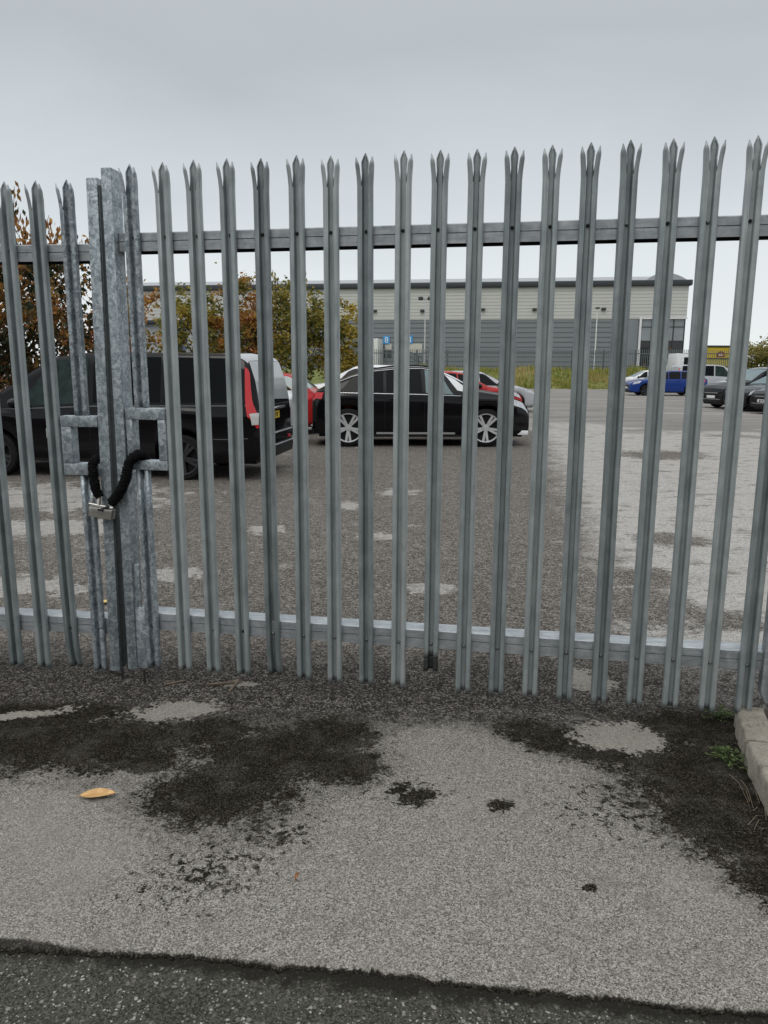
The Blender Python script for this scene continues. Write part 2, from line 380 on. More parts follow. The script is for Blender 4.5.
def mat_leaf(name, stops, a=None, sc=1.2):
    n = N(name); r = n.island(); p = n.pos()
    c = n.ramp(r, stops)
    if a: c = n.mix(n.sstep(n.noise(p, sc, 4, .6), .46, .60), c, n.ramp(r, a))
    n.set(base=c, rough=.6, spec=.3)
    tr = n.t.nodes.new('ShaderNodeBsdfTranslucent'); n.link(c, tr.inputs[0])
    ms = n.t.nodes.new('ShaderNodeMixShader'); ms.inputs[0].default_value = .4
    n.link(n.b.outputs[0], ms.inputs[1]); n.link(tr.outputs[0], ms.inputs[2]); n.link(ms.outputs[0], n.out.inputs[0])
    return n.mat
ORANGE = [(0, (.20, .08, .022)), (.4, (.40, .19, .045)), (.7, (.50, .28, .06)), (1, (.36, .13, .06))]
GREEN = [(0, (.055, .075, .018)), (.5, (.125, .138, .032)), (.8, (.24, .22, .045)), (1, (.34, .25, .055))]
DKGREEN = [(0, (.012, .020, .008)), (.6, (.028, .038, .014)), (1, (.06, .05, .02))]
YELLOW = [(0, (.23, .19, .035)), (.5, (.37, .29, .05)), (1, (.48, .35, .07))]
REDDISH = [(0, (.20, .04, .022)), (.5, (.36, .10, .05)), (1, (.44, .18, .09))]
L_DARK = mat_leaf('dark_autumn_leaves', DKGREEN, ORANGE, .9)
L_ORANGE = mat_leaf('orange_autumn_leaves', ORANGE, GREEN, 1.1)
L_MIX = mat_leaf('green_gold_leaves', GREEN, YELLOW, 1.3)
L_RED = mat_leaf('red_autumn_leaves', REDDISH, ORANGE, 1.3)
L_YEL = mat_leaf('golden_leaves', YELLOW, GREEN, 1.2)
L_BUSH = mat_leaf('pale_bush_leaves', [(0, (.16, .15, .045)), (1, (.36, .30, .10))], GREEN, .35)
L_WEED = mat_leaf('fresh_weed_leaves', [(0, (.05, .085, .025)), (1, (.14, .185, .07))])
BARK = simple('grey_brown_bark', (.07, .055, .042), .9, 0, .3, 12)
GRASSM = mat_leaf('verge_grass_blades', [(0, (.13, .17, .03)), (.5, (.25, .27, .05)), (1, (.42, .36, .13))], [(0, (.34, .28, .10)), (1, (.52, .42, .19))], .35)

# ------------------------------------------------------------------ world and light
def n_th(n, g): return .3
wd = bpy.data.worlds.new('World'); scn.world = wd; wd.use_nodes = True
nt = wd.node_tree; nt.nodes.clear()
SUN_EL, SUN_ROT = radians(48), radians(200)
wo = nt.nodes.new('ShaderNodeOutputWorld'); bg = nt.nodes.new('ShaderNodeBackground'); nt.links.new(bg.outputs[0], wo.inputs[0])
sky = nt.nodes.new('ShaderNodeTexSky'); sky.sky_type = 'NISHITA'; sky.sun_disc = False
sky.sun_elevation = SUN_EL; sky.sun_rotation = SUN_ROT; sky.air_density = 1.0; sky.dust_density = 3.0
tc = nt.nodes.new('ShaderNodeTexCoord'); sx = nt.nodes.new('ShaderNodeSeparateXYZ'); nt.links.new(tc.outputs['Generated'], sx.inputs[0])
def wn(op, a, b):
    m = nt.nodes.new('ShaderNodeMath'); m.operation = op
    for i, q in enumerate((a, b)):
        if isinstance(q, (int, float)): m.inputs[i].default_value = q
        else: nt.links.new(q, m.inputs[i])
    return m.outputs[0]
mp = nt.nodes.new('ShaderNodeMapping'); mp.inputs[3].default_value = (1.0, 1.0, 2.6); nt.links.new(tc.outputs['Generated'], mp.inputs[0])
nz = nt.nodes.new('ShaderNodeTexNoise'); nz.inputs['Scale'].default_value = 1.7; nz.inputs['Detail'].default_value = 4; nz.inputs['Roughness'].default_value = .5; nz.inputs['Distortion'].default_value = .5
nt.links.new(mp.outputs[0], nz.inputs['Vector'])
el = wn('ADD', sx.outputs[2], wn('MULTIPLY', wn('SUBTRACT', nz.outputs['Fac'], .5), .20))
rp = nt.nodes.new('ShaderNodeValToRGB'); nt.links.new(el, rp.inputs[0])
e = rp.color_ramp.elements
stops = [(0., (.87, .91, .92)), (.14, (.79, .84, .86)), (.25, (.64, .688, .72)), (.36, (.51, .548, .575)), (.50, (.56, .60, .63)), (.70, (1.25, 1.28, 1.30)), (1., (1.7, 1.72, 1.74))]
e[0].position = 0; e[0].color = (*stops[0][1], 1); e[1].position = 1; e[1].color = (*stops[-1][1], 1)
for q, c in stops[1:-1]:
    k = e.new(q); k.color = (*c, 1)
SKYK = .12
sc_ = nt.nodes.new('ShaderNodeVectorMath'); sc_.operation = 'SCALE'; nt.links.new(rp.outputs[0], sc_.inputs[0]); sc_.inputs['Scale'].default_value = 1/SKYK
mx = nt.nodes.new('ShaderNodeMix'); mx.data_type = 'RGBA'; mx.inputs[0].default_value = .94
nt.links.new(sky.outputs[0], mx.inputs[6]); nt.links.new(sc_.outputs[0], mx.inputs[7])
nt.links.new(mx.outputs[2], bg.inputs[0]); bg.inputs[1].default_value = SKYK
sd = bpy.data.lights.new('sun', 'SUN'); sd.energy = .7; sd.angle = radians(30); sd.color = (1, .97, .92)
so = bpy.data.objects.new('sun', sd); COL.objects.link(so)
sdir = Vector((sin(SUN_ROT)*cos(SUN_EL), cos(SUN_ROT)*cos(SUN_EL), sin(SUN_EL)))
so.rotation_euler = sdir.to_track_quat('Z', 'Y').to_euler()
vs = scn.view_settings; vs.view_transform = 'Standard'; vs.look = 'None'; vs.gamma = 1; vs.exposure = 0; vs.use_curve_mapping = False

# ------------------------------------------------------------------ ground
def edge_y(x):
    base = 1.724-.118*x-.025*x*x*(1 if x < 0 else .2)
    return base+.016*noise.noise((x*3.1, 1.7, 0))+.012*noise.noise((x*9., 4.2, 0))+.011*noise.noise((x*27, 8.1, 0))+.010*noise.noise((x*60., 2.1, 0))+.007*noise.noise((x*130., 6.1, 0))
g = MB(); xs = [-400, -60, -12, -5]+[-2.6+.004*i for i in range(1301)]+[5, 12, 60, 400]
rows = [[], [], [], []]
for x in xs:
    y = edge_y(x) if abs(x) < 3 else 1.724-.118*max(-6, min(6, x))
    rows[0].append((x, y-.002, -.02)); rows[1].append((x, y, -.008)); rows[2].append((x, y+.010, 0)); rows[3].append((x, 3.0, 0))
g.grid(rows)
g.grid([[(-400, 3, 0), (400, 3, 0)], [(-400, 40, 0), (400, 40, 0)], [(-400, 900, 0), (400, 900, 0)]])
tag(g.build('car_park_ground', mat_ground(), fixn=True), kind='structure')
r_ = MB(); r_.grid([[(-400, -200, -.012), (400, -200, -.012)], [(-400, 3.2, -.012), (400, 3.2, -.012)]])
tag(r_.build('road', mat_road()), kind='structure')

# bay lines and far markings
LINE = simple('worn_white_line_paint', (.55, .54, .52), .8, 0, .35, 9)
def strip(a, b, w, z=.004):
    a, b = Vector(a), Vector(b); d = (b-a).normalized(); p = Vector((-d.y, d.x, 0))*w/2
    m = MB(); m.add([(*(a-p).xy, z), (*(b-p).xy, z), (*(b+p).xy, z), (*(a+p).xy, z)], [(0, 1, 2, 3)])
    return m
for k, (a, b) in enumerate([((9.2, 40), (14.2, 39.2)), ((9.0, 35.8), (14.0, 35.0)), ((9.2, 31.5), (14.2, 30.8)), ((12.6, 47), (17.5, 46.0)), ((9.6, 27.2), (13.8, 26.6)), ((9, 51), (18, 52))]):
    tag(strip((*a, 0), (*b, 0), .14).build('parking_bay_line', LINE), kind='structure')

# ------------------------------------------------------------------ gate
RA = -.17499; RO = Vector((-1.15666, 3.58909, 0))
LA = -.12053; LO = Vector((-1.93754, 3.72705, 0))

HALF = [(.0335, .0220), (.0328, .0130), (.0315, .0045), (.0297, .0010), (.0272, 0.), (.0160, .0002), (.0136, .0018), (.0124, .0080), (.0116, .0230), (.0090, .0300)]
PROF = [(-x, y) for x, y in HALF]+[(0, .0306)]+HALF[::-1]
def pale_mesh(name, z0, z1, mat, spikes=True, bend=0., zb=.2, parent=None, wob=0.):
    """one W-section pale; z0..z1 in the pale's own height"""
    m = MB(); th = .0028
    zs = [z0, z0+.03, z0+.12]+[z0+(z1-z0)*k/5 for k in range(1, 5)]
    top = z1-.135 if spikes else z1
    zs = sorted(set([z for z in zs if z < top-.02]+[top]))
    def P(x, y, z):
        if bend and z < z0+zb: y += bend*((z0+zb-z)/zb)**1.5
        return (x+wob*(z/2.4), y, z)
    rows = [[P(x, y, z) for x, y in PROF] for z in zs]
    m.grid(rows)
    if spikes:
        def prong(idx, fr):
            n0 = idx[0]; n1 = idx[-1]; xa, xb = PROF[n0][0], PROF[n1][0]; rr = []
            for (dz, a, b, dy, fl) in fr:
                rr.append([P(a+(b-a)*(PROF[i][0]-xa)/(xb-xa), PROF[i][1]*fl+dy, top+dz) for i in idx])
            m.grid(rr)
        prong(list(range(6, 15)), [(0, -.0134, .0134, 0, 1), (.05, -.0122, .0122, .005, .75), (.086, -.0152, .0152, .011, .5), (.098, -.0154, .0154, .012, .45), (.118, -.0085, .0085, .018, .3), (.135, -.0008, .0008, .024, .05)])
        fr = [(0, .0134, .0335, 0, 1), (.04, .0172, .0358, -.002, 1), (.074, .0205, .0392, -.006, .75), (.084, .0225, .0398, -.007, .6), (.112, .0345, .0357, -.009, .1)]
        prong(list(range(14, 21)), fr)
        prong(list(range(0, 7)), [(dz, -b, -a, dy, fl) for dz, a, b, dy, fl in fr])
    o = m.build(name, mat, parent, fixn=False)
    bm = bmesh.new(); bm.from_mesh(o.data); bmesh.ops.remove_doubles(bm, verts=bm.verts, dist=2e-4); bm.to_mesh(o.data); bm.free()
    md = o.modifiers.new('solid', 'SOLIDIFY'); md.thickness = th; md.offset = 0
    o.data.shade_smooth(); o.data.set_sharp_from_angle(angle=radians(50))
    return o
def bolt_mesh():
    m = MB(); M = Matrix.Rotation(pi, 4, 'Z')
    m.lathe([(.0001, -.007), (.004, -.0065), (.0065, -.004), (.0075, 0), (.0075, .004)], 12)
    return m
BM = bolt_mesh().build('bolt', BOLT, smooth=40); BMd = bolt_mesh().build('bolt', GRIME_SHADE, smooth=40)
BM_data, BMd_data = BM.data, BMd.data
bpy.data.objects.remove(BM); bpy.data.objects.remove(BMd)
def bolt(parent, z, dark, y=.0265, dx=0):
    o = bpy.data.objects.new('bolt', BMd_data if dark else BM_data); COL.objects.link(o); o.parent = parent; o.location = (dx, y, z)

def rail(parent, s0, s1, z0, z1, tilt=0.):
    """an inverted steel channel with a thin joint along its front, open underneath, its inner faces darkened for grime and shade"""
    m = MB(); zm = (z0+z1)/2+.002
    poly = [(.0222, z0), (.0222, zm-.0016), (.0275, zm-.0012), (.0275, zm+.0012), (.0222, zm+.0016), (.0222, z1-.004), (.026, z1), (.121, z1), (.125, z1-.004), (.125, z0)]
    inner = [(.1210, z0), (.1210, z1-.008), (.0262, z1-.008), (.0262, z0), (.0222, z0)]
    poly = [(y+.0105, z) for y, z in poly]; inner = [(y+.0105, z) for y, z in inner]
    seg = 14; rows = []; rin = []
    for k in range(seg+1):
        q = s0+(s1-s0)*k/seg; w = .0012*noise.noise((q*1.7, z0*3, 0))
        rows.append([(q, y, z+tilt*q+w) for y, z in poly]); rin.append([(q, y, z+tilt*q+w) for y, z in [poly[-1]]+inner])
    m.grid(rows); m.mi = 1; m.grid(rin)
    return m.build('rail', [RAIL, GRIME_SHADE], parent, smooth=30)

# right leaf
GR = thing('palisade_gate', 'wide right-hand galvanised palisade gate leaf with spiked pales running to the kerb', 'gate', RO, RA, 'palisade gate leaves')
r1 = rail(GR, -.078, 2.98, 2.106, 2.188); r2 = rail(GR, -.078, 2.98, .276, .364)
rng = random.Random(3)
for i in range(19):
    wob = rng.uniform(-.006, .006)
    if i == 0:
        p = pale_mesh('pale', 1.392-.08, 2.4, SPANGLE, parent=GR); p.location = (0, 0, .08); bolt(p, 2.163-.08, True)
        p = pale_mesh('pale', 0, 1.094-.08, SPANGLE, spikes=False, parent=GR); p.location = (-.012, 0, .08); bolt(p, .30-.08, False)
        continue
    z0 = 0.
    bend = {4: .035, 9: 0.}.get(i, rng.uniform(-.004, .004))
    if i == 9:
        p = pale_mesh('pale', .165, 2.4, PALE, parent=GR, wob=wob)
        q = pale_mesh('pale_foot', .09, .165, STAINPALE, spikes=False, parent=p); q.location = (0, .012, 0); q['label'] = 'dark stained stub at the foot of the short pale'
    else:
        p = pale_mesh('pale', z0, 2.4+rng.uniform(-.004, .006), PALE, parent=GR, bend=bend, wob=wob)
    p.location = (i*.1555, 0, .08); p.rotation_euler = (0, rng.uniform(-.0022, .0022), rng.uniform(-.09, .09))
    bolt(p, 2.163-.08, rng.random() < .75); bolt(p, .30-.08, rng.random() < .2)
m = MB(); m.shear_box(-.150, -.100, -.128, -.078, -.004, .09, .066, 2.463)
m.build('lock_stile', SPANGLE, GR, bevel=.004)
m = MB(); m.shear_box(-.099, -.040, -.094, -.040, .002, .03, .074, .40); m.box(-.085, -.06, .004, .02, .40, .62)
m.build('drop_bolt_casing', SPANGLE, GR, bevel=.003)
m = MB(); m.tube([(-.056, -.012, -.03), (-.056, -.012, .075)], .0065, 10)
m.build('drop_bolt', GRIME_SHADE, GR, smooth=40)
def lock_frame(parent, a0, a1, z0, z1, h0, h1, hz0, hz1, mat):
    m = MB(); y0, y1 = -.006, .062
    m.box(a0, a1, y0, y1, hz1, z1); m.box(a0, a1, y0+.0005, y1, z0, hz0)
    if h0 > a0+.004: m.box(a0, h0, y0+.001, y1-.002, hz0, hz1)
    if h1 < a1-.004: m.box(h1, a1, y0+.001, y1-.002, hz0, hz1)
    return m.build('hand_hole_frame', mat, parent, bevel=.0035)
lock_frame(GR, -.079, .124, 1.095, 1.391, -.046, .083, 1.140, 1.336, SPANGLE)
# hinge stile at the right-hand end
m = MB(); m.add([(2.862, .004, .185), (2.885, .004, .135), (2.93, .004, .135), (2.93, .004, 2.45), (2.862, .004, 2.45), (2.862, .055, .185), (2.885, .055, .135), (2.93, .055, .135), (2.93, .055, 2.45), (2.862, .055, 2.45)],
      [(0, 1, 2, 3, 4), (9, 8, 7, 6, 5), (0, 5, 6, 1), (1, 6, 7, 2), (2, 7, 8, 3), (3, 8, 9, 4), (4, 9, 5, 0)])
hs = m.build('hinge_stile', RAIL, GR, bevel=.004)
m = MB(); m.tube([(2.875, -.012, .50), (2.875, -.012, .535)], .017, 12); m.tube([(2.875, -.02, .515), (2.95, -.02, .515)], .01, 8)
m.build('hinge_eye', GRIME_SHADE, GR, smooth=40)
# hinge post standing right of the leaf
d = Vector((cos(RA), sin(RA), 0)); hp = RO+d*3.06
GP = thing('gate_post', 'square galvanised hinge post at the right end of the gate', 'post', hp, RA)
m = MB(); m.box(-.05, .05, .0, .1, -.1, 2.62); m.build('post_shaft', RAIL, GP, bevel=.005)
m = MB(); m.box(-.054, .054, -.004, .104, 2.62, 2.628); m.build('post_cap', RAIL, GP)

# left leaf
GL = thing('palisade_gate', 'left-hand galvanised palisade gate leaf, sagging slightly, padlock hanging beside its empty lock opening', 'gate', LO, LA, 'palisade gate leaves')
ZL = .0315
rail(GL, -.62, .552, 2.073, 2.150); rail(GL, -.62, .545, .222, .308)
for k in range(-3, 4):
    wob = rng.uniform(-.004, .004)
    if k == 3:
        p = pale_mesh('pale', 1.348-ZL, 2.4, SPANGLE, parent=GL); p.location = (k*.157-.008, 0, ZL); bolt(p, 2.12-ZL, False)
        p = pale_mesh('pale', 0, 1.056-ZL, SPANGLE, spikes=False, parent=GL); p.location = (k*.157-.002, 0, ZL); bolt(p, .25-ZL, True)
        continue
    p = pale_mesh('pale', 0, 2.4, PALE, parent=GL, bend=.04 if k == 2 else rng.uniform(-.003, .003), wob=wob)
    p.location = (k*.157, 0, ZL); p.rotation_euler = (0, 0, rng.uniform(-.05, .05))
    bolt(p, 2.12-ZL, k in (1, 2)); bolt(p, .25-ZL, k in (0, 2))
m = MB(); m.shear_box(.526, .580, .571, .625, -.002, .07, .036, 2.432); m.build('lock_stile', SPANGLE, GL, bevel=.004)
m = MB(); m.tube([(.597, -.012, -.03), (.597, -.012, .06)], .0065, 10); m.build('drop_bolt', GRIME_SHADE, GL, smooth=40)
m = MB(); m.shear_box(.5805, .588, .6255, .633, .004, .125, .05, 2.40); m.build('gap_shade_strip', simple('gap_shade_grey', (.07, .08, .082), .6, .3, .3, 25), GL, bevel=.002)  # dark strip standing in for the shade between the two stiles
lock_frame(GL, .358, .5485, 1.056, 1.347, .411, .5485, 1.114, 1.294, SPANGLE)

# chain and padlock, in the frame of the right leaf
def RL(s, y, z):
    c, q = cos(RA), sin(RA); return Vector((RO.x+s*c-y*q, RO.y+s*q+y*c, z))
def LL(s, y, z):
    c, q = cos(LA), sin(LA); return Vector((LO.x+s*c-y*q, LO.y+s*q+y*c, z))
def spline(pts, n=12):
    out = []; P = [pts[0]]+list(pts)+[pts[-1]]
    for i in range(1, len(P)-2):
        for k in range(n):
            t = k/n; a, b, c, d = P[i-1], P[i], P[i+1], P[i+2]
            out.append(.5*((2*b)+(c-a)*t+(2*a-5*b+4*c-d)*t*t+(3*b-a-3*c+d)*t**3))
    out.append(P[-2]); return out
CHN = thing('security_chain', 'thick black fabric-sleeved chain looped through both lock openings', 'chain', (0, 0, 0))
for pts, r in (([RL(-.030, .080, 1.13), RL(-.022, .035, 1.160), RL(-.022, -.014, 1.168), RL(-.055, -.035, 1.135), RL(-.078, -.035, 1.06), RL(-.108, -.035, 1.0), RL(-.142, -.034, .955), RL(-.165, -.030, .935)], .0235),
               ([LL(.525, .06, 1.115), LL(.518, .02, 1.135), LL(.520, -.022, 1.115), LL(.524, -.030, 1.05), LL(.532, -.030, .99), LL(.552, -.030, .955)], .0225)):
    pp = spline(pts, 22); n = len(pp)
    rs = [r*(1+.16*noise.noise((k*.75, r*900, 0))+.07*sin(k*1.7))*(.75 if k in (0, n-1) else 1) for k in range(n)]
    mb = MB().tube(pp, rs, 16); mb.v = [tuple(Vector(v)+noise.noise_vector(Vector(v)*75)*.0042+noise.noise_vector(Vector(v)*190)*.0018) for v in mb.v]; mb.build('chain_sleeve', BLACKCLOTH, CHN, smooth=60)
def link(c, rx, rz, rr, ang, mat, name, parent, M):
    m = MB(); P = []
    for k in range(25):
        a = 2*pi*k/24; P.append(M @ Vector((c[0]+cos(ang)*rx*cos(a)-sin(ang)*rz*sin(a), c[1], c[2]+sin(ang)*rx*cos(a)+cos(ang)*rz*sin(a))))
    m.tube(P, rr, 8, caps=False); return m.build(name, mat, parent, smooth=60)
I4 = Matrix.Identity(4)
pc = LL(.561, -.036, .893)
PM = Matrix.Translation(pc) @ Matrix.Rotation(LA, 4, 'Z') @ Matrix.Rotation(radians(9), 4, 'Y') @ Matrix.Diagonal((1.12, 1.1, 1.18, 1))
PLK = thing('padlock', 'chunky silver steel padlock hanging tilted from the black chain', 'padlock', pc, 0)
def rel(mb):
    iv = Matrix.Translation(-pc); mb.v = [tuple(iv @ Vector(v)) for v in mb.v]; return mb
m = MB(); m.box(-.053, .053, -.02, .02, -.034, .008, PM); rel(m).build('lock_body', LOCKSTEEL, PLK, bevel=.004)
m = MB(); m.tube([PM @ Vector((-.060, -.003, .015)), PM @ Vector((.05, -.003, .015))], .0075, 12); m.tube([PM @ Vector((-.012, -.004, .016)), PM @ Vector((-.010, -.004, .045))], .006, 10)
m.tube([PM @ Vector((-.045, -.002, .012)), PM @ Vector((-.046, -.002, .042)), PM @ Vector((-.03, -.002, .05)), PM @ Vector((-.010, -.004, .05))], .006, 10)
rel(m).build('shackle', LOCKSTEEL, PLK, smooth=50)
m = MB(); m.box(-.012, .016, -.0215, -.0195, -.004, .006, PM); m.tube([PM @ Vector((.004, -.016, .004)), PM @ Vector((.034, -.014, .022))], .007, 8)
rel(m).build('lock_slot', LOCKDARK, PLK)
m = MB(); m.box(-.016, .010, -.0225, -.0196, -.010, -.004, PM); rel(m).build('slot_plate', CHROME, PLK)
m = MB(); m.tube([(0, 0, 0), (0, 0, 0)], .01, 3)

# ------------------------------------------------------------------ kerb, weeds, litter
kp = [Vector((1.585, 3.16, 0)), Vector((1.475, 2.83, 0)), Vector((1.385, 2.44, 0)), Vector((1.33, 2.0, 0)), Vector((1.30, 1.55, 0))]
kl = ['kerb stone nearest the gate, with a pale worn top', 'second concrete kerb stone from the gate, beside the larger weed', 'third kerb stone from the gate, partly cut off by the right edge', 'fourth kerb stone from the gate along the entrance edge']
for k in range(3):
    a, b = kp[k], kp[k+1]; d = (b-a); L = d.length; d.normalize(); pr = Vector((-d.y, d.x, 0))  # right-hand side (+x)
    if pr.x < 0: pr = -pr
    m = MB(); rows = []
    nseg = 22
    for q in range(nseg+1):
        s = .006+(L-.012)*q/nseg; c = a+d*s; j = .007*noise.noise((s*14, k*3.3, 0))+.004*noise.noise((s*40, k*3.3, 4)); jz = .006*noise.noise((s*9, k*5, 9))
        rows.append([c+pr*(0+j)+Vector((0, 0, -.05)), c+pr*(.006+j)+Vector((0, 0, .088+jz)), c+pr*(.016+j)+Vector((0, 0, .099+jz)), c+pr*(.06)+Vector((0, 0, .101+jz)), c+pr*(.115)+Vector((0, 0, .1+jz)), c+pr*(.125)+Vector((0, 0, -.05))])
    m.grid(rows)
    nb = 6; m.f.append(tuple(range(nb))); m.m.append(0); m.f.append(tuple(range(nb*nseg, nb*nseg+nb))[::-1]); m.m.append(0)
    tag(m.build('kerb_stone', CONC, smooth=50), kl[k], 'kerb stone', 'concrete kerb stones')
SOIL = simple('dark_verge_soil', (.05, .042, .03), .95, 0, .4, 30)
m = MB(); P = [kp[0]+Vector((.125, .03, 0)), kp[1]+Vector((.125, 0, 0)), kp[2]+Vector((.125, 0, 0)), kp[3]+Vector((.125, 0, 0))]
m.grid([[(p.x-.006, p.y, .06) for p in P], [(p.x+1.5, p.y, .10) for p in P]]); tag(m.build('verge_soil', SOIL), kind='structure')

def weed(loc, r, n, label, seed):
    rg = random.Random(seed); t = thing('weed', label, 'weed', loc, 0, 'weeds by the kerb')
    m = MB(); st = MB()
    for k in range(n):
        a = rg.uniform(0, 2*pi); rr = r*rg.uniform(.25, 1); h = rg.uniform(.01, .05)*(1.3-rr/r)+.008
        c = Vector((cos(a)*rr, sin(a)*rr, h)); st.tube([(0, 0, 0), c*.6+Vector((0, 0, .012)), c], .0012, 5)
        for q in range(4):
            l = rg.uniform(.012, .022); w = l*.55; b = a+rg.uniform(-1.2, 1.2); d = Vector((cos(b), sin(b), rg.uniform(-.3, .35))); s = Vector((-sin(b), cos(b), rg.uniform(-.2, .2)))
            o = c+Vector((rg.uniform(-.012, .012), rg.uniform(-.012, .012), rg.uniform(-.004, .008)))
            m.add([o, o+d*l*.35+s*w*.5, o+d*l*.75+s*w*.42+Vector((0, 0, .002)), o+d*l, o+d*l*.75-s*w*.42, o+d*l*.35-s*w*.5], [(0, 1, 2, 3, 4, 5)])
    m.build('leaves', L_WEED, t); st.build('stems', L_WEED, t)
weed((1.545, 3.215, .0), .075, 26, 'small low weed at the foot of the gate, just left of the kerb end', 5)
weed((1.405, 2.82, .0), .085, 34, 'bigger leafy green weed growing against the side of the kerb', 6)

def mat_fallen(name, a, b):
    n = N(name); f = n.noise(n.obj(), 45, 4); n.set(base=n.ramp(f, [(.3, a), (.7, b)]), rough=.6); return n.mat
LEAFM = mat_fallen('dry_orange_leaf', (.44, .24, .09), (.62, .40, .17)); LEAFY = mat_fallen('dry_yellow_leaf', (.55, .40, .10), (.68, .52, .2)); LEAFB = mat_fallen('dry_brown_leaf', (.22, .09, .04), (.30, .14, .07))
RIB = mat_fallen('leaf_midrib', (.34, .16, .05), (.42, .2, .07))
def fallen(c, l, w, rz, mat, label):
    t = thing('fallen_leaf', label, 'leaf', c, rz, 'fallen leaves')
    m = MB(); rows = []
    for k in range(11):
        u = k/10; hw = w*.5*sin(pi*min(1, u*.97+.02))**.75*(1-.25*u); z = .004+.012*sin(pi*u)*0.5+.006*u*u
        rows.append([(l*(u-.5), -hw, z+.006), (l*(u-.5), -hw*.5, z+.002), (l*(u-.5), 0, z), (l*(u-.5), hw*.5, z+.003), (l*(u-.5), hw, z+.009)])
    m.grid(rows); o = m.build('leaf_blade', mat, t, smooth=80)
    MB().tube([(-l*.66, .002, .006), (-l*.5, 0, .006), (0, 0, .0115), (l*.48, 0, .0125)], [.0014, .0012, .001, .0005], 6).build('midrib', RIB, t)
fallen((-1.066, 2.555, .001), .128, .064, .06, LEAFM, 'pointed orange leaf lying on the dark stain left of centre')
fallen(gnd(104, 604)+Vector((0, 0, .001)), .10, .06, .3, LEAFY, 'yellow leaf on the ground just behind the gate stiles')
fallen(gnd(297, 880)+Vector((0, 0, .001)), .022, .014, 1.1, LEAFB, 'tiny brown leaf scrap on pale tarmac near the road edge')
TWIG = simple('dry_split_wood', (.135, .105, .075), .85, 0, .3, 60)
for pts, r, lb in ((((164, 686), (187, 681)), .006, 'thin pale stick lying right of the drop bolt'), (((207, 686), (243, 683)), .008, 'longest pale splinter of wood under the gate'), (((229, 693), (239, 681)), .007, 'short splinter of wood lying crossways under the gate')):
    a, b = gnd(*pts[0]), gnd(*pts[1]); m = MB(); k = [a.lerp(b, q/4)+Vector((0, 0, r+.002*noise.noise((q*1.3, r*500, 0)))) for q in range(5)]
    m.tube(k, [r*.6, r, r*.9, r, r*.4], 5); tag(m.build('stick', TWIG), lb, 'stick', 'sticks under the gate')
m = MB(); rg = random.Random(4)
for k in range(9):
    a = Vector((1.37+rg.uniform(-.03, .03), 2.47+rg.uniform(-.06, .08), .003)); b = a+Vector((rg.uniform(-.12, .03), rg.uniform(-.1, .12), rg.uniform(.0, .07)))
    m.tube([a, a.lerp(b, .5)+Vector((0, 0, .02)), b], .0012, 5)
tag(m.build('dry_stalks', TWIG), 'tuft of thin dry stalks against the kerb at the right edge', 'stalks')

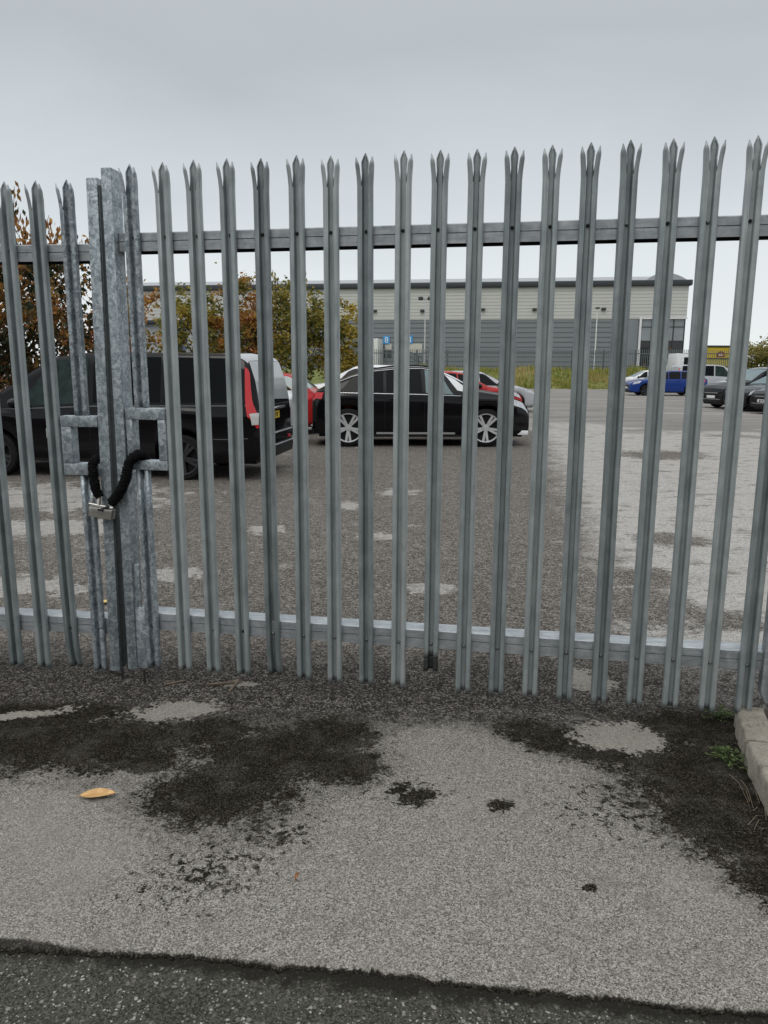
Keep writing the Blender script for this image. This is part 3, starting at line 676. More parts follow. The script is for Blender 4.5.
# ------------------------------------------------------------------ vehicles
def interp(tab, x):
    if x <= tab[0][0]: return tab[0][1]
    for (a, va), (b, vb) in zip(tab, tab[1:]):
        if x <= b:
            t = (x-a)/(b-a) if b > a else 1; return va+(vb-va)*t
    return tab[-1][1]
class Car:
    def __init__(s, **k): s.__dict__.update(k)
    def sec(s, x):
        L, W, H = s.L, s.W, s.H
        e = L/2-abs(x); c = s.cr if x < 0 else s.cf
        pf = 1 if e >= c[0] else 1-c[1]*(1-max(0, e)/c[0])**2
        w = W/2*pf
        z0 = s.sill
        for xw in s.wx:
            ra = s.wr+.055; dx = abs(x-xw)
            if dx < ra: z0 = max(z0, s.wr+sqrt(ra*ra-dx*dx))
        ee = L/2-abs(x)
        if ee < .25: z0 = max(z0, s.sill+.06*(1-ee/.25))
        zt = interp(s.top, x); zb = min(interp(s.belt, x), zt-.012)
        g = max(0., min(1., (zt-zb)/(H-interp(s.belt, 0)))); rr = s.rr
        h = zb-z0; ye = .955-(.955-rr)*g
        pts = [(w*.90, z0-.0), (w*.975, z0+.10*h), (w, z0+.42*h), (w*.992, z0+.78*h), (w*.955, zb), (w*ye, zt-.05*g-.012*(1-g)), (w*(ye-.14), zt-.010*g-.004*(1-g)), (0, zt+.022*(1-.6*g))]
        return pts
    def S(s, x, v, sd=1):
        P = s.sec(x); i = min(int(v), len(P)-2); t = v-i
        a = P[max(i-1, 0)]; b = P[i]; c = P[i+1]; d = P[min(i+2, len(P)-1)]
        def cr(k):
            ta = .5*(c[k]-a[k])*.55; tb = .5*(d[k]-b[k])*.55
            return b[k]*(2*t**3-3*t*t+1)+c[k]*(-2*t**3+3*t*t)+ta*(t**3-2*t*t+t)+tb*(t**3-t*t)
        return Vector((x, cr(0)*sd, cr(1)))
    def nrm(s, x, v, sd):
        e = .01; L = s.L/2-.002
        xa, xb = max(-L, x-e), min(L, x+e); va, vb = max(0, v-.05), min(6.999, v+.05)
        n = (s.S(xb, v, sd)-s.S(xa, v, sd)).cross(s.S(x, vb, sd)-s.S(x, va, sd))
        if n.length < 1e-9: return Vector((0, sd, 0))
        n.normalize(); c = s.S(x, v, sd)-Vector((x*.6, 0, .55))
        return n if n.dot(c) > 0 else -n
    def patch(s, mb, q, v0, v1, sd, off=.006, nu=10, nv=6):
        """q = (xb0, xt0, xt1, xb1)"""
        rows = []
        for i in range(nu+1):
            u = i/nu; r = []
            for j in range(nv+1):
                t = j/nv; v = v0+(v1-v0)*t
                x0 = q[0]+(q[1]-q[0])*t; x1 = q[3]+(q[2]-q[3])*t; x = x0+(x1-x0)*u
                r.append(s.S(x, v, sd)+s.nrm(x, v, sd)*off)
            rows.append(r)
        mb.grid(rows)
    def screen(s, mb, x0, x1, v0=5.25, off=.006, nu=10):
        rows = []
        for i in range(nu+1):
            x = x0+(x1-x0)*i/nu; r = []
            for j in range(-8, 9):
                v = v0+(7-v0)*(1-abs(j)/8); sd = -1 if j < 0 else 1; v = min(v, 6.999)
                r.append(s.S(x, v, sd)+s.nrm(x, v, sd)*off)
            rows.append(r)
        mb.grid(rows)
    def build(s, name, label, loc, rz, group=None):
        root = thing(name, label, s.cat, loc, rz, group); L, W = s.L, s.W
        xs = set()
        n = int(L/.07)
        for i in range(n+1): xs.add(round(-L/2+L*i/n, 4))
        for q in s.top: xs.add(round(q[0], 4))
        for xw in s.wx:
            for k in range(-8, 9): xs.add(round(xw+(s.wr+.055)*sin(k/8*pi/2), 4))
            for e in (-1, 1): xs.add(round(xw+e*(s.wr+.0551), 4))
        for k in range(6): xs.add(round(-L/2+.02*k, 4)); xs.add(round(L/2-.02*k, 4))
        xs = sorted(xs); vv = [i/3 for i in range(21)]+[6.999]
        rows = []
        for x in xs:
            r = [s.S(x, v, -1) for v in vv]+[s.S(x, v, 1) for v in vv[:-1][::-1]]
            rows.append(r)
        m = MB(); m.grid(rows); nv = len(rows[0])
        m.f.append(tuple(range(nv))); m.m.append(0); o = (len(rows)-1)*nv; m.f.append(tuple(range(o, o+nv))[::-1]); m.m.append(0)
        m.build('body', s.paint, root, smooth=48)
        m = MB(); m.box(-L/2+.12, L/2-.12, -W/2+.28, W/2-.28, s.sill-.03, .75); m.box(s.wx[0]+s.wr+.07, s.wx[1]-s.wr-.07, -W/2+.06, W/2-.06, s.sill-.02, s.sill+.06)
        m.build('underbody', PLASTIC, root)
        # wheels
        for xw in s.wx:
            for sd in (1, -1):
                r = s.wr; M = Matrix.Translation((xw, sd*(W/2-.125), r)) @ (Matrix.Identity(4) if sd > 0 else Matrix.Rotation(pi, 4, 'Z'))
                wt = MB().lathe([(r*.70, -.10), (r*.94, -.105), (r, -.085), (r, .085), (r*.94, .105), (r*.77, .108), (r*.75, .08), (r*.72, -.1)], 32, M).build('wheel', TYRE, root, smooth=40)
                rm = MB(); rm.lathe([(r*.77, .10), (r*.76, .112), (r*.715, .108), (r*.70, .06)], 32, M)
                ns = s.spokes
                for k in range(ns):
                    a = 2*pi*k/ns+.3
                    R = M @ Matrix.Rotation(a, 4, 'Y')
                    for off_ in (-.06, .06):
                        rm.add([R @ Vector(p) for p in [(r*.10, .085, r*off_*.4-.020), (r*.10, .085, r*off_*.4+.020), (r*.73, .105, r*off_*1.9+.026), (r*.73, .105, r*off_*1.9-.026), (r*.10, .05, r*off_*.4-.020), (r*.10, .05, r*off_*.4+.020), (r*.73, .06, r*off_*1.9+.026), (r*.73, .06, r*off_*1.9-.026)]],
                               [(0, 1, 2, 3), (0, 4, 5, 1), (1, 5, 6, 2), (2, 6, 7, 3), (3, 7, 4, 0)])
                rm.lathe([(.0001, .092), (r*.16, .09), (r*.19, .07)], 16, M)
                rm.build('rim', s.rim, wt)
                MB().lathe([(.0001, .03), (r*.72, .035)], 24, M).build('wheel_well_disc', PLASTIC, wt)
        # glass
        for q in s.sides:
            for sd in (1, -1):
                m = MB(); s.patch(m, q[:4], 4.10, 4.93, sd, .004); m.build('side_window', q[4] if len(q) > 4 else GLASS, root, smooth=60)
        m = MB(); s.screen(m, *s.fscreen, v0=getattr(s, 'fv0', 5.25)); m.build('windscreen', s.fglass, root, smooth=60)
        m = MB(); s.screen(m, *s.rscreen); m.build('rear_window', s.rglass, root, smooth=60)
        # lamps
        for sd in (1, -1):
            m = MB(); s.patch(m, s.head[:4], s.head[4], s.head[5], sd, .006); m.build('headlight', HEADL, root, smooth=60)
            m = MB(); s.patch(m, s.tail[:4], s.tail[4], s.tail[5], sd, .008)
            if getattr(s, 'tail2', None): s.patch(m, s.tail2[:4], s.tail2[4], s.tail2[5], sd, .008)
            tl = m.build('tail_light', TAILR, root, smooth=60)
            if s.tailclear:
                m = MB(); s.patch(m, s.tailclear[:4], s.tailclear[4], s.tailclear[5], sd, .013); m.build('clear_lens', TAILW, tl, smooth=60)
        # door gaps, handles
        for xg in s.gaps:
            for sd in (1, -1):
                m = MB(); s.patch(m, (xg, xg, xg+.008, xg+.008), .35, 4.0, sd, .002, 1, 8); m.build('door_gap', PLASTIC, root)
        for xh in s.handles:
            for sd in (1, -1):
                p = s.S(xh, 3.45, sd); m = MB(); m.box(xh-.09, xh+.09, min(p.y, p.y+sd*.035), max(p.y, p.y+sd*.035), p.z-.015, p.z+.018); m.build('door_handle', s.paint, root, bevel=.008)
        # mirrors
        for sd in (1, -1):
            p = s.S(s.mirror, 4.05, sd); m = MB()
            M = Matrix.Translation(p+Vector((0, sd*.13, .07))) @ Matrix.Diagonal((.07, .12, .075, 1))
            rws = [[M @ Vector((cos(b)*cos(a), cos(b)*sin(a), sin(b))) for a in [2*pi*k/12 for k in range(12)]] for b in [-pi/2+pi*k/8 for k in range(9)]]
            m.grid(rws, wrap=True); m.tube([p-Vector((0, sd*.03, 0)), p+Vector((0, sd*.1, .04))], .02, 6)
            m.build('wing_mirror', s.mirrorm, root, smooth=60)
        # nose and tail trim
        hx = L/2; ww = s.W*.5*(1-s.cf[1])
        m = MB(); m.box(hx-.03, hx+.012, -ww*.62, ww*.62, .46, .64); m.box(hx-.03, hx+.010, -ww*.85, ww*.85, .24, .38); m.build('grille', PLASTIC, root, bevel=.008)
        m = MB(); m.box(hx+.012, hx+.02, -ww*.6, ww*.6, .625, .645); m.box(hx+.010, hx+.018, -ww*.8, ww*.8, .375, .39); m.build('grille_trim', CHROME, root)
        m = MB(); m.box(hx+.014, hx+.022, -.26, .26, .42, .53); m.build('front_number_plate', PLATEW, root)
        wr_ = s.W*.5*(1-s.cr[1])
        m = MB(); m.box(-hx-.022, -hx+.05, -wr_*.98, wr_*.98, s.sill+.03, s.sill+.22); m.build('rear_bumper', PLASTIC, root, bevel=.015)
        for z in s.rtrim:
            m = MB(); m.box(-hx-.034, -hx+.02, -wr_*.99, wr_*.99, z-.008, z+.008); m.build('rear_trim', SILVERP, root, bevel=.004)
        s.root = root; return root

HB = dict(L=4.3, W=1.80, H=1.48, rr=.70, sill=.20, wr=.325, wx=(-1.28, 1.32), cr=(.45, .13), cf=(.7, .2), cat='car', spokes=5, rim=RIM,
          top=[(-2.15, .94), (-2.12, .99), (-2.02, 1.06), (-1.7, 1.33), (-1.45, 1.43), (-.8, 1.48), (-.2, 1.48), (.15, 1.44), (.5, 1.28), (1.02, 1.0), (1.55, .92), (1.92, .82), (2.10, .72), (2.15, .62)],
          belt=[(-2.15, .98), (0, .96), (2.15, .9)], sides=[(-1.62, -1.40, -.75, -.72), (-.66, -.68, -.02, -.0), (.06, .02, .28, .85)], fscreen=(.98, .22), rscreen=(-1.98, -1.58), fglass=CLEARG, rglass=GLASS,
          head=(1.62, 1.72, 2.02, 2.10, 3.1, 3.9), tail=(-2.13, -2.11, -1.86, -1.90, 3.1, 4.0), tailclear=None, gaps=(-.72, .03, .95), handles=(-.55, .25), mirror=.72, mirrorm=PLASTIC, rtrim=())
def hb(**k): d = dict(HB); d.update(k); return Car(**d)

# black panel van
van = hb(L=4.85, W=1.92, H=1.87, rr=.80, sill=.26, wr=.335, wx=(-1.30, 1.55), cr=(.22, .10), cf=(.75, .22), cat='van', paint=BLACKP, rim=DRIM,
    top=[(-2.425, .84), (-2.42, 1.0), (-2.41, 1.12), (-2.36, 1.45), (-2.27, 1.74), (-2.20, 1.81), (-2.05, 1.85), (-1.0, 1.87), (.2, 1.865), (.62, 1.80), (1.0, 1.58), (1.55, 1.20), (1.72, 1.10), (2.15, .98), (2.34, .85), (2.425, .62)],
    belt=[(-2.425, 1.12), (0, 1.09), (1.5, 1.02), (2.4, .9)],
    sides=[(-2.12, -2.02, -1.10, -1.06), (-1.0, -1.0, .0, .0), (.08, .08, .62, 1.28, GREENG)], fscreen=(1.66, .72), rscreen=(-2.405, -2.23), fglass=CLEARG, rglass=REARG,
    head=(1.85, 1.98, 2.25, 2.36, 3.0, 3.9), tail=(-2.41, -2.29, -2.22, -2.275, 3.1, 4.8), tail2=(-2.41, -2.41, -2.39, -2.275, 3.1, 2.45), tailclear=(-2.41, -2.41, -2.30, -2.33, 2.6, 3.35), gaps=(-1.03, .04, 1.0), handles=(-.85, .25), mirror=1.12, mirrorm=BLACKP, rtrim=(.47, .66))
RZ_VAN = radians(180-7.5)
vr = van.build('panel_van', 'black van with dark side windows and tall red tail lamp, behind the left gate leaf', Vector((-1.75, 10.40, 0))+Vector((-2.425*cos(radians(7.5))+.125, 2.425*sin(radians(7.5))+.95, 0)), RZ_VAN)
vr.scale = (1, 1, .955)
m = MB(); hx = van.L/2
m.box(-hx-.012, -hx+.01, -.14, .40, .88, .99); pl = m.build('number_plate', PLATEY, vr)
def glyph(ch, h, w, t):
    """stroke letters as boxes: list of (x0,x1,z0,z1)"""
    G = {'F': [(0, t, 0, h), (0, w, h-t, h), (0, w*.8, h*.5-t/2, h*.5+t/2)], 'A': [(0, t, 0, h), (w-t, w, 0, h), (t, w-t, h-t, h), (t, w-t, h*.42, h*.42+t)], 'H': [(0, t, 0, h), (w-t, w, 0, h), (t, w-t, h*.5-t/2, h*.5+t/2)],
         'B': [(0, t, 0, h), (w-t, w, t, h*.5-t/2), (w-t, w, h*.5+t/2, h-t), (t, w-t*.6, h-t, h), (t, w-t*.6, 0, t), (t, w-t*.6, h*.5-t/2, h*.5+t/2)],
         'N': [(0, t, 0, h), (w-t, w, 0, h), (t, w*.45, h*.55, h*.55+t*1.6), (w*.45, w-t, h*.35, h*.35+t*1.6)]}
    return G[ch]
m = MB()
# reading from behind, the plate's right end is the van's local -y... letters at the far end
for ch, y in (('F', .11), ('A', .02)):
    for (a, b, c, d_) in glyph(ch, .075, .055, .014): m.box(-hx-.0165, -hx-.012, y-b, y-a, .897+c, .897+d_)
m.build('plate_letters', INK, pl)
m = MB(); m.box(-hx-.05, -hx+.01, -.36, .36, 1.025, 1.06); m.build('boot_handle_trim', CHROME, vr, bevel=.006)
m = MB()
for sd in (1, -1): m.box(-hx-.015, -hx+.03, sd*.72-.07, sd*.72+.07, .52, .57)
m.build('rear_reflector', TAILR, vr, bevel=.006)
m = MB(); van.screen(m, -2.26, -2.06, 5.0, .012, 5); m.build('roof_spoiler', SILVERP, vr, smooth=60)
for x in (.66,):
    p = van.S(x, 2.3, 1); m = MB(); m.box(x-.05, x+.05, p.y, p.y+.006, p.z-.07, p.z+.07); st = m.build('side_label', STICK, vr)
    m = MB(); m.lathe([(.0001, 0), (.022, 0)], 14, Matrix.Translation((x, p.y+.008, p.z))); m.build('label_mark', INK, st)
m = MB()
for sd in (1,):
    rows = [[van.S(-2.28+k*.25, v, sd)+Vector((0, .006, 0)) for v in (3.93, 3.99)] for k in range(16)]
    m.grid(rows)
    rows = [[van.S(-2.28+k*.25, v, sd)+Vector((0, .008, 0)) for v in (1.98, 2.04)] for k in range(3)]
    m.grid(rows)
m.build('side_moulding', CHROME if False else simple('grey_body_moulding', (.11, .115, .12), .3), vr)

# black coupe SUV
suv = hb(L=4.44, W=1.87, H=1.62, rr=.70, sill=.22, wr=.385, fv0=5.02, wx=(-1.49, 1.31), cr=(.4, .17), cf=(.65, .2), paint=BLACKP, spokes=5,
    top=[(-2.22, .98), (-2.19, 1.06), (-2.12, 1.12), (-1.9, 1.22), (-1.5, 1.41), (-1.0, 1.55), (-.4, 1.615), (.0, 1.615), (.32, 1.56), (.66, 1.41), (1.17, 1.13), (1.70, 1.05), (2.03, .93), (2.17, .82), (2.22, .68)],
    belt=[(-2.3, 1.10), (0, 1.06), (2.3, .98)], sides=[(-1.72, -1.38, -.78, -.78), (-.72, -.72, -.03, .02), (.08, .06, .36, .64, CLEARG)], fscreen=(1.13, .42), rscreen=(-2.04, -1.55), fglass=HEADL, rglass=GLASS,  # windscreen takes the pale lamp colour to imitate mirrored sky
    head=(1.67, 1.75, 2.07, 2.19, 3.2, 3.85), tail=(-2.20, -2.18, -1.98, -2.02, 3.3, 3.95), gaps=(-.76, .05, 1.0), handles=(-.58, .25), mirror=.88, rtrim=(.42,))
sr = suv.build('parked_suv', 'black coupe-roofed SUV with silver spoked wheels, nearest car right of the van', (.735, 16.20, 0), radians(1.5))
for sd in (1, -1):
    m = MB(); m.grid([[suv.S(-.92+k*.2, v, sd)+Vector((0, sd*.012, 0)) for v in (.55, .95)] for k in range(9)]); m.build('sill_strip', WHITEP, sr)
    m = MB(); m.tube([suv.S(x, 4.985, sd)+Vector((0, sd*.006, .005)) for x in (-1.7, -1.4, -1.0, -.5, 0, .35, .6, .9)], .010, 6); m.build('window_trim', CHROME, sr)
    m = MB(); m.tube([suv.S(x, 5.6, sd)+Vector((0, 0, .035 if -1.15 < x < .2 else 0)) for x in (-1.25, -1.1, -.6, -.1, .15, .3)], .014, 6); m.build('roof_rail', PLASTIC, sr, smooth=40)
    m = MB(); m.grid([[suv.S(-1.95+k*.3, v, sd)+Vector((0, sd*.007, 0)) for v in (3.97, 4.02)] for k in range(11)]); m.build('belt_trim', CHROME, sr)
    m = MB(); suv.patch(m, (.72, .44, .62, 1.10), 4.35, 5.0, sd, .009, 10, 3); m.build('pillar_sky_glint', WHITEP, sr, smooth=60)  # white band painted as the sky reflection along the windscreen edge
    p = suv.S(2.10, .8, sd); m = MB(); m.box(1.98, 2.2, min(p.y, p.y+sd*.03), max(p.y, p.y+sd*.03), p.z-.06, p.z+.03); m.build('bumper_corner_trim', WHITEP, sr, bevel=.012)

# the rest of the rows
SUVB = dict(L=4.5, W=1.84, H=1.66, wr=.345, top=[(-2.25, .98), (-2.22, 1.06), (-2.12, 1.12), (-1.85, 1.45), (-1.6, 1.58), (-1.0, 1.65), (-.2, 1.66), (.2, 1.61), (.55, 1.45), (1.1, 1.12), (1.7, 1.04), (2.05, .92), (2.2, .8), (2.25, .68)],
    belt=[(-2.25, 1.06), (0, 1.04), (2.25, .98)], sides=[(-1.75, -1.52, -.8, -.78), (-.72, -.72, -.03, .0), (.06, .04, .36, .92)], fscreen=(1.06, .28), rscreen=(-2.08, -1.68), wx=(-1.35, 1.37),
    head=(1.68, 1.78, 2.08, 2.19, 3.2, 3.85), tail=(-2.23, -2.21, -1.86, -1.96, 3.2, 4.4), gaps=(-.75, .03, 1.0), handles=(-.58, .25), mirror=.78)
GRP = 'cars parked in the yard'
hb(paint=GREYP).build('parked_car', 'dark car hidden behind the black coupe SUV, only its red tail lamp showing', (1.05, 19.0, 0), radians(1), GRP)
hb(paint=WHITEP, **SUVB).build('parked_suv', 'white estate facing left, its long roof showing above the black coupe SUV', (-.65, 22.6, 0), radians(178), GRP)
hb(paint=REDP, fglass=CLEARG).build('parked_car', 'red car facing right, its bonnet showing above the nose of the black SUV', (2.36, 25.6, 0), radians(1), GRP)
hb(paint=SILVERP, fglass=CLEARG).build('parked_car', 'silver car farthest along the bays, nose towards the grass bank', (3.4, 28.4, 0), radians(1), GRP)
hb(paint=WHITEP).build('parked_car', 'white car just visible past the tail of the black van', (-4.02, 16.0, 0), radians(178), GRP)
hb(paint=REDP, rglass=CLEARG, sides=[(-1.98, -1.62, -.75, -.72, CLEARG)]+HB['sides'][1:]).build('parked_car', 'red hatchback with bluish rear glass, tail beside the black SUV', (-3.74, 18.9, 0), radians(178), GRP)
# far right
hb(paint=BLUEP, rim=DRIM, rglass=GLASS, L=4.5, top=[(x*1.05, z) for x, z in HB['top']], fscreen=(1.02, .25), rscreen=(-2.08, -1.66)).build('parked_car', 'bright blue car parked side-on before the warehouse', (17.0, 46.2, 0), radians(176), GRP)
hb(paint=WHITEP).build('parked_car', 'white car behind the bonnet of the bright blue car', (18.6, 54.5, 0), radians(178), GRP)
fv = hb(**{**van.__dict__, 'paint': SILVERP, 'mirrorm': PLASTIC}); fv.build('panel_van', 'silver van facing right, between the blue car and the yellow cabin', (21.9, 51.5, 0), radians(-3))
hb(paint=BLACKP, rim=DRIM, fglass=CLEARG, **SUVB).build('parked_suv', 'dark SUV with sky-bright bonnet, left of the right-hand row', (15.6, 31.6, 0), radians(192), GRP)
c2 = hb(paint=BLACKP, rim=DRIM).build('parked_car', 'black car in the middle of the right-hand row of three', (15.6, 29.6, 0), radians(190), GRP)
c3 = hb(paint=BLACKP, rim=DRIM).build('parked_car', 'nearest black car at the right edge with a white number plate', (15.6, 27.4, 0), radians(190), GRP)
for cc in (c3,):
    pl2 = [o for o in COL.objects if o.parent == cc and o.name.startswith('front_number_plate')][0]
    m = MB(); hx = HB['L']/2
    for ch, y in (('B', -.16), ('N', -.02)):
        for (a, b, q, d_) in glyph(ch, .08, .09, .02): m.box(hx+.022, hx+.027, y+a, y+b, .435+q, .435+d_)
    m.build('plate_letters', INK, pl2)
# white lorry cab far behind the blue car
LC = thing('lorry_cab', 'white lorry cab standing beyond the blue car by the warehouse corner', 'lorry', (24.4, 62, .35), radians(0))
LORW = simple('white_lorry_paint', (.66, .67, .68), .35)
m = MB(); m.prism([(-1.15, .5), (1.1, .5), (1.15, 1.4), (.95, 2.35), (-1.1, 2.45), (-1.15, 1.4)], -1.0, 1.0); m.box(-.9, .9, -.8, 6, .3, .75); m.build('cab_body', LORW, LC, bevel=.06)
m = MB(); m.box(-.55, .75, -1.012, -.99, 1.4, 2.15); m.build('side_window', GLASS, LC)
m = MB()
for x in (-.75, .75): m.lathe([(.0001, -.02), (.42, -.02), (.42, .25), (.0001, .25)], 20, Matrix.Translation((x, -1.05, .1)))
m.build('wheel', TYRE, LC)
m = MB(); m.box(-1.0, 1.0, 1.1, 5.8, .8, 1.6); m.build('load_bed', LORW, LC, bevel=.03)

# ------------------------------------------------------------------ trees
def tree(name, label, base, h_tr, cz, rad, n, leaf, mat, seed, group=None, trunks=1, cat='tree', droop=.4, extra=(), sprays=()):
    rg = random.Random(seed); t = thing(name, label, cat, base, 0, group)
    tr = MB(); crown = MB(); tips = []
    for q in range(trunks):
        a0 = rg.uniform(0, 6.28); b = Vector((cos(a0), sin(a0), 0))*(.25*(trunks > 1))
        top = Vector((rg.uniform(-.25, .25)*rad[0], rg.uniform(-.25, .25)*rad[1], cz+rad[2]*.45))+b*2
        pts = [b+Vector((0, 0, -.05))]+[b.lerp(top, k/6)+Vector((rg.uniform(-.06, .06), rg.uniform(-.06, .06), 0)) for k in range(1, 7)]
        r0 = .045+.022*rad[0]
        tr.tube(pts, [r0*(1-.13*k) for k in range(7)], 8)
        for k in range(9):
            s = pts[rg.choice((2, 3, 4, 5))]; a = rg.uniform(0, 6.28); l = rg.uniform(.55, .95)
            e_ = Vector((cos(a)*rad[0]*l, sin(a)*rad[1]*l, cz+rg.uniform(-.5, .7)*rad[2]))
            md = s.lerp(e_, .5)+Vector((rg.uniform(-.1, .1), rg.uniform(-.1, .1), .12*rad[2]))
            tr.tube([s, md, e_], [r0*.42, r0*.26, r0*.08], 6); tips += [e_, md.lerp(e_, .6)]
    # clumps of leaves round the limbs and through the crown
    cl = [(p, rg.uniform(.22, .42)*min(rad)) for p in tips]
    for k in range(int(n/55)):
        while True:
            p = Vector((rg.uniform(-1, 1), rg.uniform(-1, 1), rg.uniform(-1, 1)))
            if p.length < 1 and p.length > .25: break
        p = Vector((p.x*rad[0], p.y*rad[1], cz+p.z*rad[2])); cl.append((p, rg.uniform(.14, .34)*min(rad)))
    for (dx, dz, r) in extra: cl += [(Vector((dx, rg.uniform(-.3, .3), dz)), r)]*2
    for (dx, dz) in sprays:
        b = Vector((dx*.7, 0, cz+rad[2]*.55)); e_ = Vector((dx, rg.uniform(-.4, .4), dz)); tr.tube([b, b.lerp(e_, .5)+Vector((.05, 0, .08)), e_], [.02, .012, .005], 5)
        for k in range(34):
            o = b.lerp(e_, rg.uniform(.35, 1.02))+Vector((rg.gauss(0, .10), rg.gauss(0, .1), rg.gauss(0, .06))); l = leaf*rg.uniform(.9, 1.5)
            dn = Vector((rg.uniform(-.5, .5), rg.uniform(-.5, .5), -1)).normalized(); s = dn.cross(Vector((rg.uniform(-1, 1), rg.uniform(-1, 1), .2))).normalized()*l*.2
            crown.add([o, o+dn*l*.45+s, o+dn*l, o+dn*l*.45-s], [(0, 1, 2, 3)])
    for k in range(n):
        c, r = cl[k % len(cl)]
        d = Vector((rg.gauss(0, .5), rg.gauss(0, .5), rg.gauss(0, .45)))*r; o = c+d
        l = leaf*rg.uniform(.7, 1.35); a = rg.uniform(0, 6.28); dn = Vector((cos(a), sin(a), -droop+rg.uniform(-.6, .7))).normalized()
        s = dn.cross(Vector((rg.uniform(-1, 1), rg.uniform(-1, 1), rg.uniform(-.3, 1)))).normalized()*l*.28
        crown.add([o, o+dn*l*.45+s, o+dn*l, o+dn*l*.45-s], [(0, 1, 2, 3)])
    tr.build('trunk', BARK, t, smooth=60)
    crown.build('crown', mat, t, fixn=False)
    return t
TG = 'autumn trees beyond the gate'
tree('autumn_tree', 'big dark tree with red hanging leaves behind the van, left', (-9.3, 18.5, 0), 1.5, 2.85, (2.5, 1.8, 1.75), 10500, .14, L_DARK, 11, TG, 3, droop=.9, sprays=[(.55, 5.75), (.75, 5.3), (1.2, 5.0), (1.5, 4.9), (2.1, 4.75), (2.5, 4.5), (-.1, 5.4), (.3, 5.1), (1.8, 4.7), (.15, 5.9), (.45, 5.6), (.9, 5.0), (1.35, 5.1), (1.65, 4.75), (-.3, 5.8), (2.3, 4.6)])
tree('autumn_tree', 'orange-leaved tree showing just right of the meeting gate stiles', (-9.0, 27.0, 0), 1.2, 3.1, (1.2, 1.1, 1.7), 2600, .15, L_ORANGE, 12, TG, 1, droop=.7)
tree('autumn_tree', 'green and gold tree above the middle of the van roof', (-7.9, 32, 0), 1.3, 3.0, (1.4, 1.2, 1.9), 4200, .16, L_MIX, 13, TG)
tree('autumn_tree', 'rust-orange tree over the rear of the van roof', (-5.9, 32, 0), 1.3, 3.1, (1.35, 1.2, 2.1), 5200, .16, L_ORANGE, 14, TG, 2, extra=[(.3, 5.1, .4), (-.3, 5.0, .5)])
tree('autumn_tree', 'green tree with a reddish top between the van and the white cars', (-3.8, 32, 0), 1.4, 3.0, (1.5, 1.2, 2.1), 6000, .16, L_MIX, 15, TG, 2, sprays=[(-.9, 5.5), (-.7, 5.3), (.3, 5.6), (.6, 5.4)])
tree('autumn_tree', 'golden small tree behind the tail of the black coupe SUV', (-1.9, 32.5, 0), 1.2, 2.6, (1.1, 1.0, 1.9), 3800, .16, L_YEL, 16, TG)
tree('red_shrub', 'low reddish shrub behind the van beside the gate stiles', (-8.2, 22, 0), .6, 1.7, (1.0, .8, 1.3), 1500, .16, L_RED, 17, None, cat='shrub')
tree('round_bush', 'broad olive-green bush beyond the cars at the right edge', (33.4, 62, 0), .6, 2.2, (4.4, 3.0, 2.3), 22000, .22, L_BUSH, 18, None, cat='bush')
tree('round_bush', 'small dark bush between lorry cab and yellow cabin', (27.4, 75, 0), .5, 1.8, (1.2, 1.2, 1.8), 1500, .28, L_DARK, 19, None, cat='bush')
# paling fence behind the left tree
WOODF = simple('brown_fence_boards', (.10, .055, .035), .85, 0, .35, 4)
FB = thing('board_fence', 'brown upright board fence glimpsed beneath the big dark tree', 'fence', (-15, 24, 0))
m = MB()
for k in range(44): m.box(k*.19, k*.19+.15, 0, .025, .0, 1.9+.04*noise.noise((k*.9, 0, 0)))
m.build('board_panel', WOODF, FB)
m = MB(); m.box(0, 8.3, .026, .08, .4, .5); m.box(0, 8.3, .026, .08, 1.5, 1.6); m.build('fence_rail', WOODF, FB)

# ------------------------------------------------------------------ grass bank and far fence
bank = MB(); rows = []
for j, (y, z) in enumerate([(60.5, .0), (61.5, .25), (63, .75), (65, 1.25), (67, 1.45), (75, 1.45), (80, .8), (90, .3)]):
    rows.append([(x, y+.5*noise.noise((x*.1, j, 0))+(x-8)*-.09, z+.12*noise.noise((x*.25, j*.7, 3))*(j > 0)-.02*(j == 0)) for x in [-20+1.2*k for k in range(46)]])
bank.grid(rows)
GB = N('rough_verge_turf'); gp_ = GB.pos(); gf = GB.noise(gp_, 1.2, 6, .7)
GB.set(base=GB.ramp(gf, [(.3, (.07, .10, .02)), (.5, (.13, .15, .035)), (.7, (.25, .22, .08))]), rough=.95); GB.bump(GB.noise(gp_, 9, 5), .8, .1)
tag(bank.build('grass_bank', GB.mat, smooth=60), kind='structure')
gr = MB(); rg = random.Random(9)
def bank_z(y, x):
    yy = y+(x-8)*.09
    return interp([(60.5, 0.), (61.5, .25), (63, .75), (65, 1.25), (67, 1.45), (75, 1.45)], yy)
for k in range(9000):
    x = rg.uniform(-3, 24); y = 60.4+rg.random()**1.2*6.5-(x-8)*.09; z = bank_z(y, x)-.05; tall = (.25+.45*max(0, noise.noise((x*.5, y*.5, 0))+.3))*rg.uniform(.6, 1.3)
    a = rg.uniform(0, pi); w = .05*rg.uniform(.6, 1.6); lx_, ly_ = rg.uniform(-.2, .2), rg.uniform(-.2, .2)
    gr.add([(x-cos(a)*w, y-sin(a)*w, z), (x+cos(a)*w, y+sin(a)*w, z), (x+lx_, y+ly_, z+tall)], [(0, 1, 2)])
tag(gr.build('verge_grass', GRASSM, fixn=False), 'long yellow-green grass on the bank below the far fence', 'grass', kind='stuff')
FFM = simple('far_galvanised_fence', (.13, .148, .155), .6, .3, .1, 4)
FF = thing('palisade_fence', 'long grey palisade fence on top of the grass bank before the warehouse', 'fence', (-19, 71.0, 0), radians(-5))
FP = MB(); r = random.Random(2)
pan = MB()
